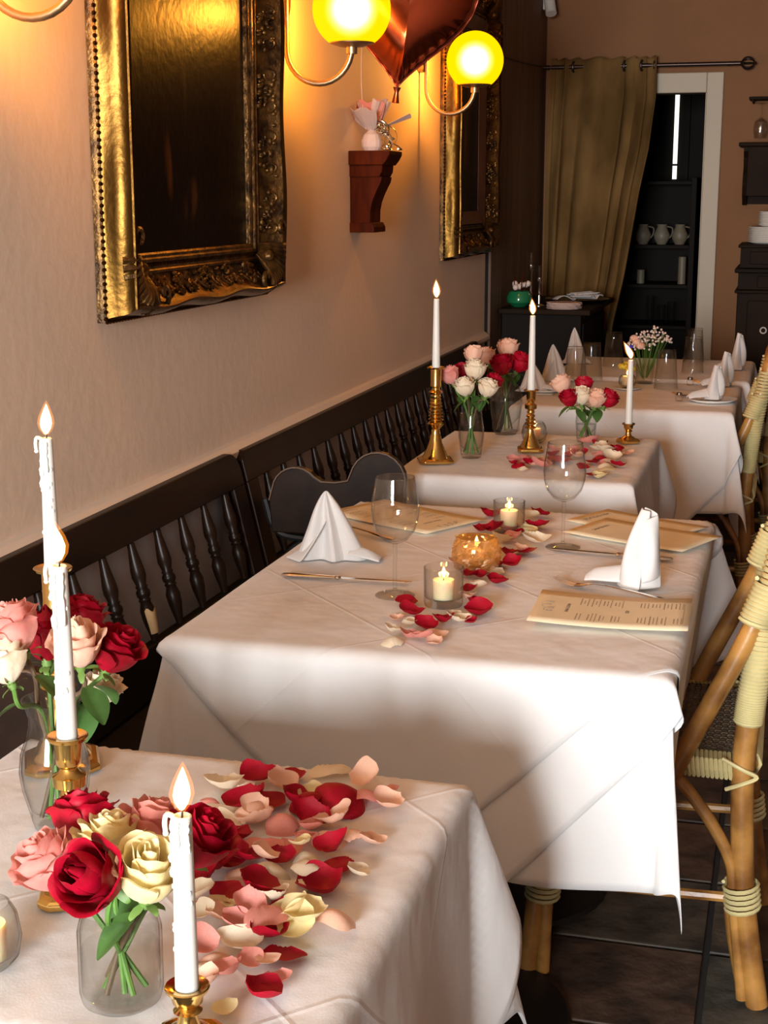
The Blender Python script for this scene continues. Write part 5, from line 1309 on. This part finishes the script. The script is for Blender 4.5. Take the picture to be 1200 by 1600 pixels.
# ------------------------------------------------------------------ menus
def text_mesh(body, size, m_):
    c = bpy.data.curves.new('lettering', 'FONT'); c.body = body; c.size = size; c.align_x = 'CENTER'; c.align_y = 'CENTER'; c.extrude = .00005
    o = bpy.data.objects.new('lettering', c); COL.objects.link(o)
    dg = bpy.context.evaluated_depsgraph_get(); me = bpy.data.meshes.new_from_object(o.evaluated_get(dg)); bpy.data.objects.remove(o)
    me.materials.clear(); me.materials.append(M[m_]); return me
def menu(lab, loc, rz, L, W, heads, lines=True, seed=1, curl=.004, tilt=(0, 0)):
    """long axis = local x, sheet top at -x; text rows run along local y"""
    t = thing('menu', lab, 'menu', loc, (tilt[0], tilt[1], rz), 'cream printed menus')
    def zc(x): return .0008+curl*(2*x/L)**2
    part('sheet', MB().grid(lambda u, v: ((u-.5)*L, (v-.5)*W, zc((u-.5)*L)), 12, 6), 'paper', t, solid=.0004)
    rnd = random.Random(seed); mb = MB()
    def bar(x, y0, y1, w_, dst):
        z = zc(x)+.0004; dst.add([(x-w_/2, y0, z), (x+w_/2, y0, z), (x+w_/2, y1, z), (x-w_/2, y1, z)], [(0, 1, 2, 3)])
    for (hx, body, sz) in heads:
        l = link('lettering', text_mesh(body, sz, 'ink'), t, loc=(hx*L, 0, zc(hx*L)+.0005), rot=(0, 0, -PI/2))
    if lines:
        for x0, n in ((-.21*L, 4), (.18*L, 4)):
            for i in range(n):
                for col in (-1, 1):
                    xx = x0+i*L*.075
                    for k in range(rnd.choice((2, 3, 3))):
                        yl = rnd.uniform(.25, .62)*W*.42; yc = col*W*.23
                        y = yc-yl/2
                        while y < yc+yl/2:
                            wlen = rnd.uniform(.003, .008); bar(xx+k*.0058, y, min(y+wlen, yc+yl/2), .0016 if k else .0021, mb); y += wlen+.0016
    # script flourish at the head of the sheet
        fl = []
        for i in range(60):
            q = i/59; fl.append((-.415*L+.0085*math.sin(q*23)+.004*math.sin(q*7), (q-.5)*W*.34+.006*math.cos(q*23), zc(-.41*L)+.0006))
        part('emblem', MB().tube(fl, .0005, 4), 'ink_light', t)
        for yy in (-.455, .455): pass
        bar(.46*L, -.30*W, .30*W, .0010, mb)
        part('printed_lines', mb, 'ink_light', t, smooth=False, kind='stuff')
    return t
menu('cream printed menu lying nearest at the right front of the middle table', (-.254, 2.332, ZN+.008), .03, .252, .192, [(-.285, 'WHITE WINE', .0085), (.10, 'RED', .0085)], seed=3, curl=.004, tilt=(0, 0))
menu('cream printed menu behind the left wine glass on the middle table', (-.770, 2.975, ZN+.001), PI-.50, .30, .19, [(-.27, 'WHITE WINE', .009)], seed=8, curl=.002)
menu('cream wine list at the far right of the middle table, lower sheet', (-.285, 3.035, ZN), -.50, .255, .155, [(-.40, 'VIN ROUGE', .017)], lines=False, curl=.0015)
menu('cream wine list overlapping the lower sheet behind the right napkin', (-.262, 2.925, ZN+.003), -.42, .27, .17, [(-.36, 'VIN BLANC', .012)], lines=False, curl=.002)

# ------------------------------------------------------------------ flowers on the far table
t = thing('flower_arrangement', 'baby breath and yellow flowers in a small glass on the far table', 'flowers', (-.500, 5.43, ZK))
part('glass_cup', MB().lathe([(0, 0), (.030, 0), (.034, .07), (.032, .07), (.028, .006), (0, .006)], 24), 'glass_thick', t)
rb = random.Random(6); mb = MB(); ms = MB()
for k in range(150):
    a = rb.uniform(0, 6.28); r = rb.random()**.6; x = .01+.085*r*math.cos(a); y = .07*r*math.sin(a); z = .125+.065*math.sqrt(max(0, 1-r*r))*rb.uniform(.2, 1)+.02*(x > .02)
    mb.ball((x, y, z), .0042, n=6, m=4)
    if k % 4 == 0: ms.tube([(.01*math.cos(a), .01*math.sin(a), .02), (x*.5, y*.5, .08), (x, y, z)], .0007, 4)
part('baby_breath', mb, 'flower_small', t, kind='stuff'); part('stems', ms, 'stem_green', t, kind='stuff')
for (x, y, z, r) in ((-.075, -.02, .060, .020), (-.050, -.035, .055, .020), (-.062, .02, .066, .018)):
    mb = MB()
    for i in range(10):
        a = i*.628; mb.ball((x+r*.55*math.cos(a), y+r*.55*math.sin(a), z+.003*(i % 2)), r*.5, r*.5, r*.45, 6, 5)
    part('yellow_flower', mb, 'yellow_petal', t)
    part('flower_stem', MB().tube([(x, y, z), (x*.5, y*.5, .05), (0, 0, .012)], .001, 5), 'stem_green', t)
mb = MB()
for i in range(6): mb.ball((-.055+.008*math.cos(i), -.03+.008*math.sin(i), .135), .006, n=6, m=4)
part('blue_flower', mb, 'blue_petal', t)
for (x, y, z) in ((-.03, -.03, .152), (-.015, -.04, .14), (-.04, -.02, .165)):
    part('peach_flower', MB().ball((x, y, z), .017, .017, .013, 8, 6), 'petal_b', t)
for ob in COL.objects:
    if ob.type == 'MESH' and not ob.parent and 'label' not in ob and ob.get('kind') != 'structure': print('UNTAGGED', ob.name)
